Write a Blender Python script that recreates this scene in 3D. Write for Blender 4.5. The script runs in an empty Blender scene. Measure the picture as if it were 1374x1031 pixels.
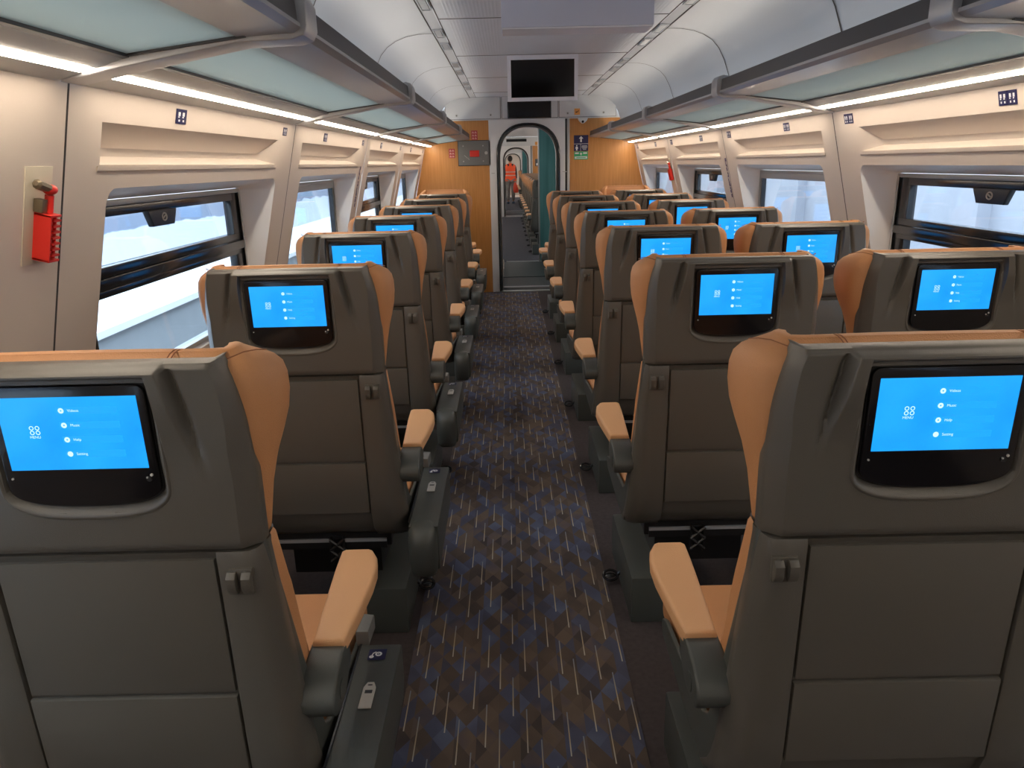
import bpy, bmesh, math, random
from mathutils import Vector, Matrix
from mathutils.geometry import tessellate_polygon
random.seed(7)
SC = bpy.context.scene
COL = SC.collection
PI = math.pi

# ------------------------------------------------------------------ materials
def nt_new(name):
    m = bpy.data.materials.new(name); m.use_nodes = True
    nt = m.node_tree; b = nt.nodes['Principled BSDF']
    return m, nt, b
def mat(name, col, rough=.5, metal=0., bump=0., bscale=200., spec=.5, var=0., vscale=6., coat=0.):
    m, nt, b = nt_new(name)
    b.inputs['Base Color'].default_value = (*col, 1)
    b.inputs['Roughness'].default_value = rough
    b.inputs['Metallic'].default_value = metal
    b.inputs['Specular IOR Level'].default_value = spec
    if coat:
        b.inputs['Coat Weight'].default_value = coat
    tc = nt.nodes.new('ShaderNodeTexCoord')
    if var:
        n = nt.nodes.new('ShaderNodeTexNoise'); n.inputs['Scale'].default_value = vscale
        n.inputs['Detail'].default_value = 4
        nt.links.new(tc.outputs['Object'], n.inputs['Vector'])
        mr = nt.nodes.new('ShaderNodeMapRange')
        mr.inputs['To Min'].default_value = 1 - var; mr.inputs['To Max'].default_value = 1 + var
        nt.links.new(n.outputs['Fac'], mr.inputs['Value'])
        mx = nt.nodes.new('ShaderNodeVectorMath'); mx.operation = 'SCALE'
        mx.inputs[0].default_value = col
        nt.links.new(mr.outputs['Result'], mx.inputs['Scale'])
        nt.links.new(mx.outputs['Vector'], b.inputs['Base Color'])
    if bump:
        n2 = nt.nodes.new('ShaderNodeTexNoise'); n2.inputs['Scale'].default_value = bscale
        nt.links.new(tc.outputs['Object'], n2.inputs['Vector'])
        bp = nt.nodes.new('ShaderNodeBump'); bp.inputs['Strength'].default_value = bump
        bp.inputs['Distance'].default_value = .002
        nt.links.new(n2.outputs['Fac'], bp.inputs['Height'])
        nt.links.new(bp.outputs['Normal'], b.inputs['Normal'])
    return m
def emit(name, col, s):
    m, nt, b = nt_new(name)
    b.inputs['Base Color'].default_value = (.0, .0, .0, 1)
    b.inputs['Roughness'].default_value = .3
    b.inputs['Emission Color'].default_value = (*col, 1)
    b.inputs['Emission Strength'].default_value = s
    return m
M = {}
M['plastic'] = mat('seat_plastic', (.108, .099, .083), .32, bump=.25, bscale=900)
M['plastic_side'] = mat('seat_side_plastic', (.070, .077, .071), .38, bump=.25, bscale=900)
M['plastic_dark'] = mat('dark_plastic', (.012, .012, .013), .35)
M['black'] = mat('gloss_black', (.006, .006, .008), .18)
M['leather'] = mat('tan_leather', (.58, .275, .115), .55, bump=.5, bscale=450, var=.06, vscale=8)
M['leather_pad'] = mat('tan_arm_pad', (.74, .42, .21), .5, bump=.3, bscale=450)
M['seam'] = mat('leather_seam', (.30, .115, .045), .7)
M['wall'] = mat('wall_laminate', (.66, .575, .50), .42, bump=.12, bscale=700)
M['reveal'] = mat('reveal_white', (.78, .80, .82), .45)
M['ceil'] = mat('ceiling_panel', (.58, .61, .65), .55, bump=.1, bscale=600)
M['ceilmid_lit'] = mat('ceiling_middle_lightened', (.74, .79, .86), .5)  # ceiling colour brightened and cooled to stand in for light missing mid-ceiling
M['cab'] = mat('cabinet_grey', (.60, .62, .64), .45)
M['tvcase'] = mat('monitor_case', (.60, .64, .78), .45, bump=.2, bscale=800)
M['tvrim'] = mat('monitor_rim', (.82, .84, .90), .4)
M['groove'] = mat('panel_groove', (.08, .07, .065), .8)
M['alu'] = mat('brushed_aluminium', (.42, .43, .43), .35, metal=.25)
M['rackframe'] = mat('rack_frame_grey', (.40, .41, .43), .30, metal=.25)
M['rackdark'] = mat('rack_dark_strip', (.055, .055, .06), .4)
M['steel'] = mat('door_steel', (.45, .45, .44), .35, metal=.6)
M['alarmgrey'] = mat('alarm_panel_grey', (.17, .175, .17), .45)
M['white'] = mat('white_plastic', (.75, .76, .76), .4)
M['rubber'] = mat('black_rubber', (.02, .02, .022), .16)
M['red'] = mat('red_plastic', (.72, .03, .02), .35)
M['brass'] = mat('hammer_metal', (.22, .18, .12), .35, metal=.6)
M['plate'] = mat('cream_plate', (.62, .56, .44), .5)
M['navy'] = mat('navy_sign', (.012, .011, .07), .4)
M['purple'] = mat('purple_vinyl', (.06, .03, .14), .5)
M['green'] = mat('green_sign', (.03, .42, .16), .4)
M['orange'] = mat('orange_sign', (.72, .30, .06), .5)
M['redsign'] = mat('red_sign', (.45, .05, .06), .5)
M['pink'] = mat('pale_print', (.8, .45, .42), .5)
M['silver'] = mat('silver_sticker', (.55, .53, .48), .4)
M['vest'] = mat('hi_vis_orange', (.95, .10, .02), .6)
M['vestband'] = mat('reflective_band', (.65, .45, .40), .4)
M['skin'] = mat('skin', (.42, .24, .16), .6)
M['hair'] = mat('dark_hair', (.02, .015, .012), .7)
M['trouser'] = mat('grey_camouflage_trousers', (.24, .23, .22), .8, var=.6, vscale=9)
M['sleeve'] = mat('dark_shirt', (.03, .03, .045), .8)
M['shoe'] = mat('blue_shoe', (.05, .08, .13), .6)
M['redbag'] = mat('red_bag', (.75, .08, .04), .6)
M['concrete'] = mat('platform_concrete', (.33, .35, .37), .85, var=.12, vscale=3)
M['outwhite'] = mat('platform_white', (.85, .86, .88), .8, var=.04, vscale=2)
M['darkfloor'] = mat('gangway_floor', (.045, .047, .047), .5, bump=.3, bscale=300)
M['tealfloor'] = mat('gangway_bridge', (.018, .035, .037), .45)
M['screen_menu'] = emit('screen_menu_print', (.62, .93, 1.), .44)
M['screen_band'] = emit('screen_band_print', (.012, .37, 1.0), .43)
M['tvoff'] = mat('screen_off', (.003, .002, .002), .12)
M['strip'] = emit('strip_light_diffuser', (1., .85, .68), 13.5)
M['cove'] = emit('rack_fill_glow', (.88, .94, 1.), .42)  # cool glow for the fill panels added on the left rack tops
M['farstrip'] = emit('far_strip_diffuser', (1., .94, .86), 5.)
M['fill_lamp'] = emit('added_light_glow', (.93, .97, 1.), 7.)  # glow for the fill lights added in the gangways

def m_screen():
    m, nt, b = nt_new('screen_blue')
    tc = nt.nodes.new('ShaderNodeTexCoord')
    sp = nt.nodes.new('ShaderNodeSeparateXYZ'); nt.links.new(tc.outputs['Object'], sp.inputs[0])
    n = nt.nodes.new('ShaderNodeTexNoise'); n.inputs['Scale'].default_value = 9
    nt.links.new(tc.outputs['Object'], n.inputs['Vector'])
    r = nt.nodes.new('ShaderNodeValToRGB')
    r.color_ramp.elements[0].position = .3; r.color_ramp.elements[0].color = (.006, .30, .98, 1)
    r.color_ramp.elements[1].position = .75; r.color_ramp.elements[1].color = (.018, .42, 1., 1)
    nt.links.new(n.outputs['Fac'], r.inputs[0])
    b.inputs['Base Color'].default_value = (0, 0, 0, 1); b.inputs['Roughness'].default_value = .15
    nt.links.new(r.outputs[0], b.inputs['Emission Color']); b.inputs['Emission Strength'].default_value = .43
    return m
M['screen'] = m_screen()

def m_wood():
    m, nt, b = nt_new('maple_veneer')
    tc = nt.nodes.new('ShaderNodeTexCoord')
    mp = nt.nodes.new('ShaderNodeMapping'); mp.inputs['Scale'].default_value = (30, 30, 1.2)
    nt.links.new(tc.outputs['Object'], mp.inputs[0])
    n = nt.nodes.new('ShaderNodeTexNoise'); n.inputs['Scale'].default_value = 3; n.inputs['Detail'].default_value = 6
    nt.links.new(mp.outputs[0], n.inputs['Vector'])
    r = nt.nodes.new('ShaderNodeValToRGB')
    r.color_ramp.elements[0].position = .3; r.color_ramp.elements[0].color = (.50, .21, .050, 1)
    r.color_ramp.elements[1].position = .7; r.color_ramp.elements[1].color = (.60, .275, .078, 1)
    nt.links.new(n.outputs['Fac'], r.inputs[0]); nt.links.new(r.outputs[0], b.inputs['Base Color'])
    b.inputs['Roughness'].default_value = .35
    return m
M['cove_fill_dim'] = emit('rack_fill_glow_dim', (.88, .94, 1.), .22)  # weaker glow for the fill panels added on the right rack tops
M['wood'] = m_wood()

def m_rackglass():
    m, nt, b = nt_new('frosted_rack_glass')
    b.inputs['Base Color'].default_value = (.52, .61, .60, 1)
    b.inputs['Roughness'].default_value = .45
    b.inputs['Transmission Weight'].default_value = .0
    b.inputs['Specular IOR Level'].default_value = .4
    tr = nt.nodes.new('ShaderNodeBsdfTranslucent'); tr.inputs['Color'].default_value = (.74, .82, .81, 1)
    mx = nt.nodes.new('ShaderNodeMixShader'); mx.inputs[0].default_value = .55
    out = nt.nodes['Material Output']
    nt.links.new(b.outputs[0], mx.inputs[1]); nt.links.new(tr.outputs[0], mx.inputs[2])
    nt.links.new(mx.outputs[0], out.inputs['Surface'])
    return m
M['rackglass'] = m_rackglass()

def m_pane(name, tint, gl=.10):
    m, nt, b = nt_new(name)
    nt.nodes.remove(b)
    t = nt.nodes.new('ShaderNodeBsdfTransparent'); t.inputs['Color'].default_value = (*tint, 1)
    g = nt.nodes.new('ShaderNodeBsdfGlossy'); g.inputs['Roughness'].default_value = .03
    lw = nt.nodes.new('ShaderNodeLayerWeight'); lw.inputs['Blend'].default_value = .5
    pw = nt.nodes.new('ShaderNodeMath'); pw.operation = 'POWER'; nt.links.new(lw.outputs['Facing'], pw.inputs[0]); pw.inputs[1].default_value = 4
    fr = nt.nodes.new('ShaderNodeMapRange'); fr.inputs['To Min'].default_value = .03; fr.inputs['To Max'].default_value = .7; nt.links.new(pw.outputs[0], fr.inputs[0])
    mx = nt.nodes.new('ShaderNodeMixShader')
    nt.links.new(fr.outputs[0], mx.inputs[0]); nt.links.new(t.outputs[0], mx.inputs[1]); nt.links.new(g.outputs[0], mx.inputs[2])
    nt.links.new(mx.outputs[0], nt.nodes['Material Output'].inputs['Surface'])
    return m
M['pane'] = m_pane('window_glass', (.86, .93, .98))
def m_teal():
    m, nt, b = nt_new('teal_door_glass')
    b.inputs['Base Color'].default_value = (.10, .29, .28, 1); b.inputs['Roughness'].default_value = .15
    tc = nt.nodes.new('ShaderNodeTexCoord')
    mp = nt.nodes.new('ShaderNodeMapping'); mp.inputs['Scale'].default_value = (5, 5, .3)
    nt.links.new(tc.outputs['Object'], mp.inputs[0])
    n = nt.nodes.new('ShaderNodeTexNoise'); n.inputs['Scale'].default_value = 2
    nt.links.new(mp.outputs[0], n.inputs['Vector'])
    r = nt.nodes.new('ShaderNodeValToRGB')
    r.color_ramp.elements[0].position = .35; r.color_ramp.elements[0].color = (.07, .21, .21, 1)
    r.color_ramp.elements[1].position = .7; r.color_ramp.elements[1].color = (.13, .34, .33, 1)
    nt.links.new(n.outputs['Fac'], r.inputs[0]); nt.links.new(r.outputs[0], b.inputs['Base Color'])
    return m
M['teal'] = m_teal()

def math_node(nt, op, a=None, b=None, va=None, vb=None):
    n = nt.nodes.new('ShaderNodeMath'); n.operation = op
    if a is not None: nt.links.new(a, n.inputs[0])
    if b is not None: nt.links.new(b, n.inputs[1])
    if va is not None: n.inputs[0].default_value = va
    if vb is not None: n.inputs[1].default_value = vb
    return n.outputs[0]

def m_carpet():
    m, nt, b = nt_new('aisle_carpet_weave')
    tc = nt.nodes.new('ShaderNodeTexCoord')
    sp = nt.nodes.new('ShaderNodeSeparateXYZ'); nt.links.new(tc.outputs['Object'], sp.inputs[0])
    X, Y = sp.outputs[0], sp.outputs[1]
    mul = lambda o, k: math_node(nt, 'MULTIPLY', o, None, None, k)
    add = lambda a, b_: math_node(nt, 'ADD', a, b_)
    sub = lambda a, b_: math_node(nt, 'SUBTRACT', a, b_)
    fl = lambda a: math_node(nt, 'FLOOR', a)
    fr = lambda a: math_node(nt, 'FRACT', a)
    # lozenge cells (three directions make the tumbling rhombs)
    xs, ys = mul(X, 1/.060), mul(Y, 1/.088)
    u, v, w = add(xs, ys), sub(xs, ys), mul(X, 1/.060)
    cb = nt.nodes.new('ShaderNodeCombineXYZ')
    nt.links.new(fl(u), cb.inputs[0]); nt.links.new(fl(v), cb.inputs[1]); nt.links.new(fl(w), cb.inputs[2])
    wn = nt.nodes.new('ShaderNodeTexWhiteNoise'); nt.links.new(cb.outputs[0], wn.inputs['Vector'])
    big = nt.nodes.new('ShaderNodeTexNoise'); big.inputs['Scale'].default_value = 7
    nt.links.new(tc.outputs['Object'], big.inputs['Vector'])
    f = math_node(nt, 'ADD', mul(wn.outputs['Value'], .62), mul(big.outputs['Fac'], .42))
    r = nt.nodes.new('ShaderNodeValToRGB'); r.color_ramp.interpolation = 'LINEAR'
    e = r.color_ramp.elements
    e[0].position = .12; e[0].color = (0.060, 0.050, 0.056, 1)
    e[1].position = .95; e[1].color = (0.137, 0.167, 0.248, 1)
    for p, c in ((.36, (0.112, 0.087, 0.071, 1)), (.50, (0.154, 0.115, 0.088, 1)), (.62, (0.076, 0.076, 0.108, 1)), (.78, (0.092, 0.105, 0.167, 1))):
        k = e.new(p); k.color = c
    nt.links.new(f, r.inputs[0])
    # dashes
    cx = mul(X, 1/.038)
    col = fl(cx); fx = fr(cx)
    cc = nt.nodes.new('ShaderNodeCombineXYZ'); nt.links.new(col, cc.inputs[0])
    w2 = nt.nodes.new('ShaderNodeTexWhiteNoise'); nt.links.new(cc.outputs[0], w2.inputs['Vector'])
    ph = math_node(nt, 'ADD', mul(col, .36), mul(w2.outputs['Value'], .18))
    cy = math_node(nt, 'ADD', mul(Y, 1/.33), ph)
    fy = fr(cy)
    inx = math_node(nt, 'LESS_THAN', math_node(nt, 'ABSOLUTE', math_node(nt, 'SUBTRACT', fx, None, None, .5)), None, None, .045)
    iny = math_node(nt, 'LESS_THAN', fy, None, None, .5)
    msk = math_node(nt, 'MULTIPLY', inx, iny)
    dr = nt.nodes.new('ShaderNodeValToRGB'); nt.links.new(fy, dr.inputs[0])
    dr.color_ramp.elements[0].position = .05; dr.color_ramp.elements[0].color = (.46, .43, .36, 1)
    dr.color_ramp.elements[1].position = .5; dr.color_ramp.elements[1].color = (.20, .24, .30, 1)
    k = dr.color_ramp.elements.new(.22); k.color = (.42, .33, .21, 1)
    mx = nt.nodes.new('ShaderNodeMix'); mx.data_type = 'RGBA'
    nt.links.new(msk, mx.inputs[0]); nt.links.new(r.outputs[0], mx.inputs[6]); nt.links.new(dr.outputs[0], mx.inputs[7])
    nt.links.new(mx.outputs[2], b.inputs['Base Color'])
    b.inputs['Roughness'].default_value = .95; b.inputs['Specular IOR Level'].default_value = .15
    n2 = nt.nodes.new('ShaderNodeTexNoise'); n2.inputs['Scale'].default_value = 900
    nt.links.new(tc.outputs['Object'], n2.inputs['Vector'])
    bp = nt.nodes.new('ShaderNodeBump'); bp.inputs['Strength'].default_value = .5; bp.inputs['Distance'].default_value = .003
    nt.links.new(n2.outputs['Fac'], bp.inputs['Height']); nt.links.new(bp.outputs[0], b.inputs['Normal'])
    return m
M['carpet'] = m_carpet()
M['carpet2'] = mat('grey_aisle_carpet', (.075, .075, .088), .95, bump=.4, bscale=500, var=.35, vscale=16, spec=.1)
M['floor'] = mat('plain_dark_carpet', (.070, .058, .058), .95, bump=.5, bscale=800, var=.25, vscale=60, spec=.15)

def m_gravel():
    m, nt, b = nt_new('ballast_stones')
    tc = nt.nodes.new('ShaderNodeTexCoord')
    v = nt.nodes.new('ShaderNodeTexVoronoi'); v.inputs['Scale'].default_value = 16
    nt.links.new(tc.outputs['Object'], v.inputs['Vector'])
    r = nt.nodes.new('ShaderNodeValToRGB')
    r.color_ramp.elements[0].color = (.75, .76, .78, 1); r.color_ramp.elements[1].color = (.12, .12, .13, 1)
    r.color_ramp.elements[1].position = .75
    nt.links.new(v.outputs['Distance'], r.inputs[0]); nt.links.new(r.outputs[0], b.inputs['Base Color'])
    bp = nt.nodes.new('ShaderNodeBump'); bp.inputs['Distance'].default_value = .05; bp.invert = True
    nt.links.new(v.outputs['Distance'], bp.inputs['Height']); nt.links.new(bp.outputs[0], b.inputs['Normal'])
    b.inputs['Roughness'].default_value = .9
    return m
M['gravel'] = m_gravel()
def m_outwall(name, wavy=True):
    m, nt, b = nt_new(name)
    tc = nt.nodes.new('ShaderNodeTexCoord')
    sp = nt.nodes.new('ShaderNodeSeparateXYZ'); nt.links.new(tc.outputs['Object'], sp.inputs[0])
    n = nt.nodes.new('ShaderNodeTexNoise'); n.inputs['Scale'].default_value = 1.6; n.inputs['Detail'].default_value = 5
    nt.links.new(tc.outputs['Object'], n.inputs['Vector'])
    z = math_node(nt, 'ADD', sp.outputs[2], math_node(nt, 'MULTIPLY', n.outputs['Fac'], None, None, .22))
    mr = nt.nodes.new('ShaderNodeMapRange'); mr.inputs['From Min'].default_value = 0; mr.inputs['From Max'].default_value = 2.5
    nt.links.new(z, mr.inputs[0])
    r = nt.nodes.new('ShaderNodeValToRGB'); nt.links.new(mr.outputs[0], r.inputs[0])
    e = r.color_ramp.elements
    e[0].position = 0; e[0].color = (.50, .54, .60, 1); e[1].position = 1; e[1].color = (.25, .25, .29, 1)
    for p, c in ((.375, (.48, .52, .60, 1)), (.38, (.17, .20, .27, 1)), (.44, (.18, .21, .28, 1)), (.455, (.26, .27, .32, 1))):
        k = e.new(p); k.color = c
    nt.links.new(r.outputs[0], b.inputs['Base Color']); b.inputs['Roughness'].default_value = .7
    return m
M['outwall'] = m_outwall('banded_outer_wall')  # darker bluish band with a wavy outline part-way up
M['outwall2'] = mat('outside_wall_pale', (.40, .40, .44), .8, var=.12, vscale=2.5)

# ------------------------------------------------------------------ mesh helper
class MB:
    def __init__(s): s.v = []; s.f = []; s.mi = []; s.mats = []; s.cm = 0
    def use(s, m):
        if m not in s.mats: s.mats.append(m)
        s.cm = s.mats.index(m); return s
    def add(s, vs, fs):
        o = len(s.v); s.v += [tuple(v) for v in vs]
        s.f += [tuple(i + o for i in f) for f in fs]; s.mi += [s.cm] * len(fs); return s
    def box(s, x0, x1, y0, y1, z0, z1, bev=0, seg=2, T=None):
        bm = bmesh.new(); bmesh.ops.create_cube(bm, size=1)
        for v in bm.verts:
            v.co = Vector(((x0+x1)/2 + v.co.x*(x1-x0), (y0+y1)/2 + v.co.y*(y1-y0), (z0+z1)/2 + v.co.z*(z1-z0)))
        if bev: bmesh.ops.bevel(bm, geom=bm.edges[:], offset=bev, segments=seg, affect='EDGES', profile=.6)
        return s.frombm(bm, T)
    def frombm(s, bm, T=None):
        if T is not None: bmesh.ops.transform(bm, matrix=T, verts=bm.verts)
        bm.verts.index_update()
        s.add([v.co[:] for v in bm.verts], [[v.index for v in f.verts] for f in bm.faces]); bm.free(); return s
    def prism(s, poly, a, b, axis='x', bev=0, seg=2, T=None):
        bm = bmesh.new()
        def P(p, t):
            return {'x': (t, p[0], p[1]), 'y': (p[0], t, p[1]), 'z': (p[0], p[1], t)}[axis]
        A = [bm.verts.new(P(p, a)) for p in poly]; B = [bm.verts.new(P(p, b)) for p in poly]
        n = len(poly)
        fa = bm.faces.new(A); fb = bm.faces.new(B[::-1])
        for i in range(n): bm.faces.new((A[i], B[i], B[(i+1) % n], A[(i+1) % n]))
        bmesh.ops.recalc_face_normals(bm, faces=bm.faces)
        if bev:
            es = list(set(fa.edges[:] + fb.edges[:]))
            bmesh.ops.bevel(bm, geom=es, offset=bev, segments=seg, affect='EDGES', profile=.6)
        return s.frombm(bm, T)
    def loft(s, rows, closed=True, cap=(True, True)):
        n = len(rows[0]); vs = [p for r in rows for p in r]; fs = []
        for j in range(len(rows)-1):
            for i in range(n if closed else n-1):
                k = (i+1) % n
                fs.append((j*n+i, j*n+k, (j+1)*n+k, (j+1)*n+i))
        if closed and cap[0]: fs.append(tuple(range(n))[::-1])
        if closed and cap[1]: fs.append(tuple((len(rows)-1)*n+i for i in range(n)))
        return s.add(vs, fs)
    def tube(s, pts, r, n=8, caps=True):
        pts = [Vector(p) for p in pts]; rows = []
        prev = None
        for i, p in enumerate(pts):
            d = (pts[min(i+1, len(pts)-1)] - pts[max(i-1, 0)]).normalized()
            if prev is None:
                a = d.orthogonal().normalized()
            else:
                a = (prev - d*prev.dot(d)).normalized()
            prev = a; b = d.cross(a)
            rr = r[i] if isinstance(r, (list, tuple)) else r
            rows.append([p + (a*math.cos(2*PI*k/n) + b*math.sin(2*PI*k/n))*rr for k in range(n)])
        return s.loft(rows, True, (caps, caps))
    def ellip(s, c, r, e=1., nu=24, nv=14, T=None):
        def sp(t): return math.copysign(abs(t)**e, t)
        rows = []
        for j in range(nv+1):
            ph = -PI/2 + PI*j/nv
            ph = max(-PI/2+.02, min(PI/2-.02, ph))
            rows.append([(c[0]+r[0]*sp(math.cos(ph))*sp(math.cos(2*PI*i/nu)), c[1]+r[1]*sp(math.cos(ph))*sp(math.sin(2*PI*i/nu)), c[2]+r[2]*sp(math.sin(ph))) for i in range(nu)])
        return s.loft(rows)
    def plate_hole(s, outer, hole, F):
        """flat region outer minus hole (lists of 2D), F maps 2D -> 3D"""
        po = [Vector((*p, 0)) for p in outer]; ph = [Vector((*p, 0)) for p in hole]
        tris = tessellate_polygon([po, ph]) if hole else tessellate_polygon([po])
        return s.add([F(*p) for p in list(outer)+list(hole)], tris)
    def text(s, txt, size, T, depth=0):
        cu = bpy.data.curves.new('t', 'FONT'); cu.body = txt; cu.size = size; cu.align_x = 'LEFT'; cu.resolution_u = 3
        cu.extrude = depth
        ob = bpy.data.objects.new('t', cu); COL.objects.link(ob)
        dg = bpy.context.evaluated_depsgraph_get()
        me = bpy.data.meshes.new_from_object(ob.evaluated_get(dg))
        s.add([T @ v.co for v in me.vertices], [tuple(p.vertices) for p in me.polygons])
        bpy.data.objects.remove(ob); bpy.data.meshes.remove(me); bpy.data.curves.remove(cu); return s
    def build(s, name, m=None, parent=None, smooth=True, ang=38, loc=None):
        me = bpy.data.meshes.new(name)
        me.from_pydata(s.v, [], s.f)
        if s.mats:
            for k in s.mats: me.materials.append(k)
            me.polygons.foreach_set('material_index', s.mi)
        elif m: me.materials.append(m)
        bm = bmesh.new(); bm.from_mesh(me)
        bmesh.ops.remove_doubles(bm, verts=bm.verts, dist=1e-6)
        bmesh.ops.recalc_face_normals(bm, faces=bm.faces)
        bm.to_mesh(me); bm.free()
        if smooth:
            me.shade_smooth(); me.set_sharp_from_angle(angle=math.radians(ang))
        o = bpy.data.objects.new(name, me); COL.objects.link(o)
        if parent: o.parent = parent
        if loc: o.location = loc
        return o
def tag(o, label=None, cat=None, group=None, kind=None):
    if label: o['label'] = label
    if cat: o['category'] = cat
    if group: o['group'] = group
    if kind: o['kind'] = kind
    return o
def empty(name, loc=(0, 0, 0), rz=0, **k):
    o = bpy.data.objects.new(name, None); COL.objects.link(o); o.location = loc; o.rotation_euler = (0, 0, rz)
    o.empty_display_size = .1
    return tag(o, **k)
def dup(o, parent=None):
    c = o.copy(); COL.objects.link(c); c.parent = parent
    for ch in list(o.children): dup(ch, c)
    return c
def rrect(x0, x1, y0, y1, r, n=6):
    """rounded rectangle, ccw from the lower right"""
    out = []
    for cx, cy, a in ((x1-r, y0+r, -PI/2), (x1-r, y1-r, 0), (x0+r, y1-r, PI/2), (x0+r, y0+r, PI)):
        for i in range(n+1):
            t = a + PI/2*i/n; out.append((cx + r*math.cos(t), cy + r*math.sin(t)))
    return out

# ------------------------------------------------------------------ the seat
TAN = .036
def by(z): return (1.2-z)*TAN          # back plane
def lerp(a, b, t): return a+(b-a)*t
def tab(t, x):
    if len(t) > 5: return sum(tab0(t, x+d) for d in (-.016, -.010, -.004, .004, .010, .016))/6
    return tab0(t, x)
def tab0(t, x):
    if x <= t[0][0]: return t[0][1]
    for (a, p), (b, q) in zip(t, t[1:]):
        if x <= b: return p+(q-p)*(x-a)/(b-a)
    return t[-1][1]
def sst(a, b, x):
    t = max(0, min(1, (x-a)/(b-a))); return t*t*(3-2*t)

def head_shell_mesh():
    HW = [(.938, .243), (1.05, .245), (1.15, .240), (1.20, .231), (1.222, .223), (1.238, .212)]
    inner = [-.190, -.178, -.170, -.162, -.156, -.150, -.144, -.138, -.132, -.1245, -.1195, -.1195+.004]
    xs = []
    k = 84
    xi = [-.2+.4*i/k for i in range(k+1)]
    xi = sorted(set([round(x, 5) for x in xi if abs(abs(x)-.1145) > .004] + [-.1165, -.1125, .1125, .1165] + [sg*(.120+.0025*j) for sg in (-1, 1) for j in range(14)]))
    zs = [.938, .940, .945, .955, .970]
    zs += [.985+.004*i for i in range(59)] + [1.2215, 1.2245, 1.2265, 1.2285, 1.2305, 1.2325, 1.2345, 1.2365, 1.238]
    zs = sorted(set(round(z, 5) for z in zs))
    rows = []
    for z in zs:
        hw = tab(HW, z); row = []
        topc = sst(1.231, 1.238, z)*.008; ch = tab([(.94, .026), (1.10, .024), (1.20, .014), (1.238, .008)], z); zq = z+.008      # rounds away at top
        botc = sst(.946, .938, z)*.006
        for xr in xi:
            x = xr/.2*(hw-ch)
            p = 0
            ax = abs(x)
            edge = .142+(1.236-zq)*.20
            fade = sst(1.09, 1.20, zq)*(1-sst(1.2275, 1.238, z))
            hood = .016*sst(edge+.006, edge-.004, ax)*fade
            # wide soft shoulder outside the hood
            p += hood
            groove = .010*math.exp(-((ax-edge-.009)/.0055)**2)*sst(1.05, 1.17, zq)*(1-sst(1.222, 1.236, z))
            p -= groove
            if abs(xr)/.2*(.243-.022) < .1277 and z < 1.2255: p = 0
            if ax < .1195 and z < 1.212 and (z > 1.055 or (ax/.1205)**2.7+((1.055-z)/.0465)**2.7 < 1): p = -.009
            row.append((x, by(z)-p+topc+botc, z))
        def side(sg):
            zz = z
            return [(sg*(hw-ch+.003), by(z)+.003+topc+botc, zz), (sg*(hw-.003), by(z)+.026+topc, zz), (sg*hw, by(z)+.034+topc, zz), (sg*(hw+.001), by(z)+.052, zz), (sg*(hw-.004), by(z)+.062, zz)]
        row = side(-1)[::-1] + row + side(1)
        rows.append(row)
    # top return and bottom return
    last = rows[-1]
    rows.append([(p[0]*.99, p[1]+.012, 1.240) for p in last]); rows.append([(p[0]*.985, max(p[1]+.03, .03), 1.239) for p in last])
    first = rows[0]
    rows.insert(0, [(p[0]*.99, p[1]+.03, .938) for p in first])
    mb = MB().use(M['plastic']); mb.loft(rows, closed=False)
    return mb

def head_cushion_mesh():
    hw = [(.935, .240), (1.0, .246), (1.06, .255), (1.12, .268), (1.18, .270), (1.215, .262), (1.232, .247), (1.242, .226)]
    dw = [(.935, .084), (.98, .086), (1.02, .094), (1.055, .112), (1.10, .150), (1.14, .173), (1.185, .174), (1.215, .158), (1.232, .130), (1.242, .105)]
    th = [(.935, .019), (.95, .024), (1.1, .025), (1.215, .024), (1.228, .020), (1.236, .013), (1.241, .006), (1.243, .001)]
    zs = [.930, .935, .95, .98, 1.02, 1.06, 1.09, 1.12, 1.15, 1.18, 1.20, 1.215, 1.224, 1.230, 1.235, 1.239, 1.2415, 1.243]
    rows = []
    for z in zs:
        h, d, t = tab(hw, z), tab(dw, z), tab(th, z)
        if z < .934: t = .010
        b0 = by(z)
        y1 = b0+.058+ (sst(1.221, 1.243, z)*.012)
        cl = [(h-.026, b0+d), (h-.022, b0+d*.75+.012), (h-.023, b0+.075), (h-.030, y1+.004), (h-.05, y1), (h-.09, y1), (.07, y1+.004), (0, y1+.005)]
        cl = cl + [(-x, y) for x, y in cl[:-1][::-1]]
        out, inn = [], []
        n = len(cl)
        for i, p in enumerate(cl):
            a = Vector(cl[max(i-1, 0)]); b = Vector(cl[min(i+1, n-1)]); dd = (b-a).normalized()
            nn = Vector((-dd.y, dd.x))
            # outward = back / outside
            if nn.dot(Vector((p[0], p[1]-(b0+.30)))) < 0: nn = -nn
            tt = t*(1.25 if 4 < i < n-5 else 1)
            out.append((p[0]+nn.x*t, p[1]+nn.y*t, z)); inn.append((p[0]-nn.x*tt, p[1]-nn.y*tt, z))
        e0 = (cl[0][0], cl[0][1]+t*.9, z); e1 = (cl[-1][0], cl[-1][1]+t*.9, z)
        rows.append(out + [e1] + inn[::-1] + [e0])
    mb = MB().use(M['leather']); mb.loft(rows)
    return mb

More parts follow.
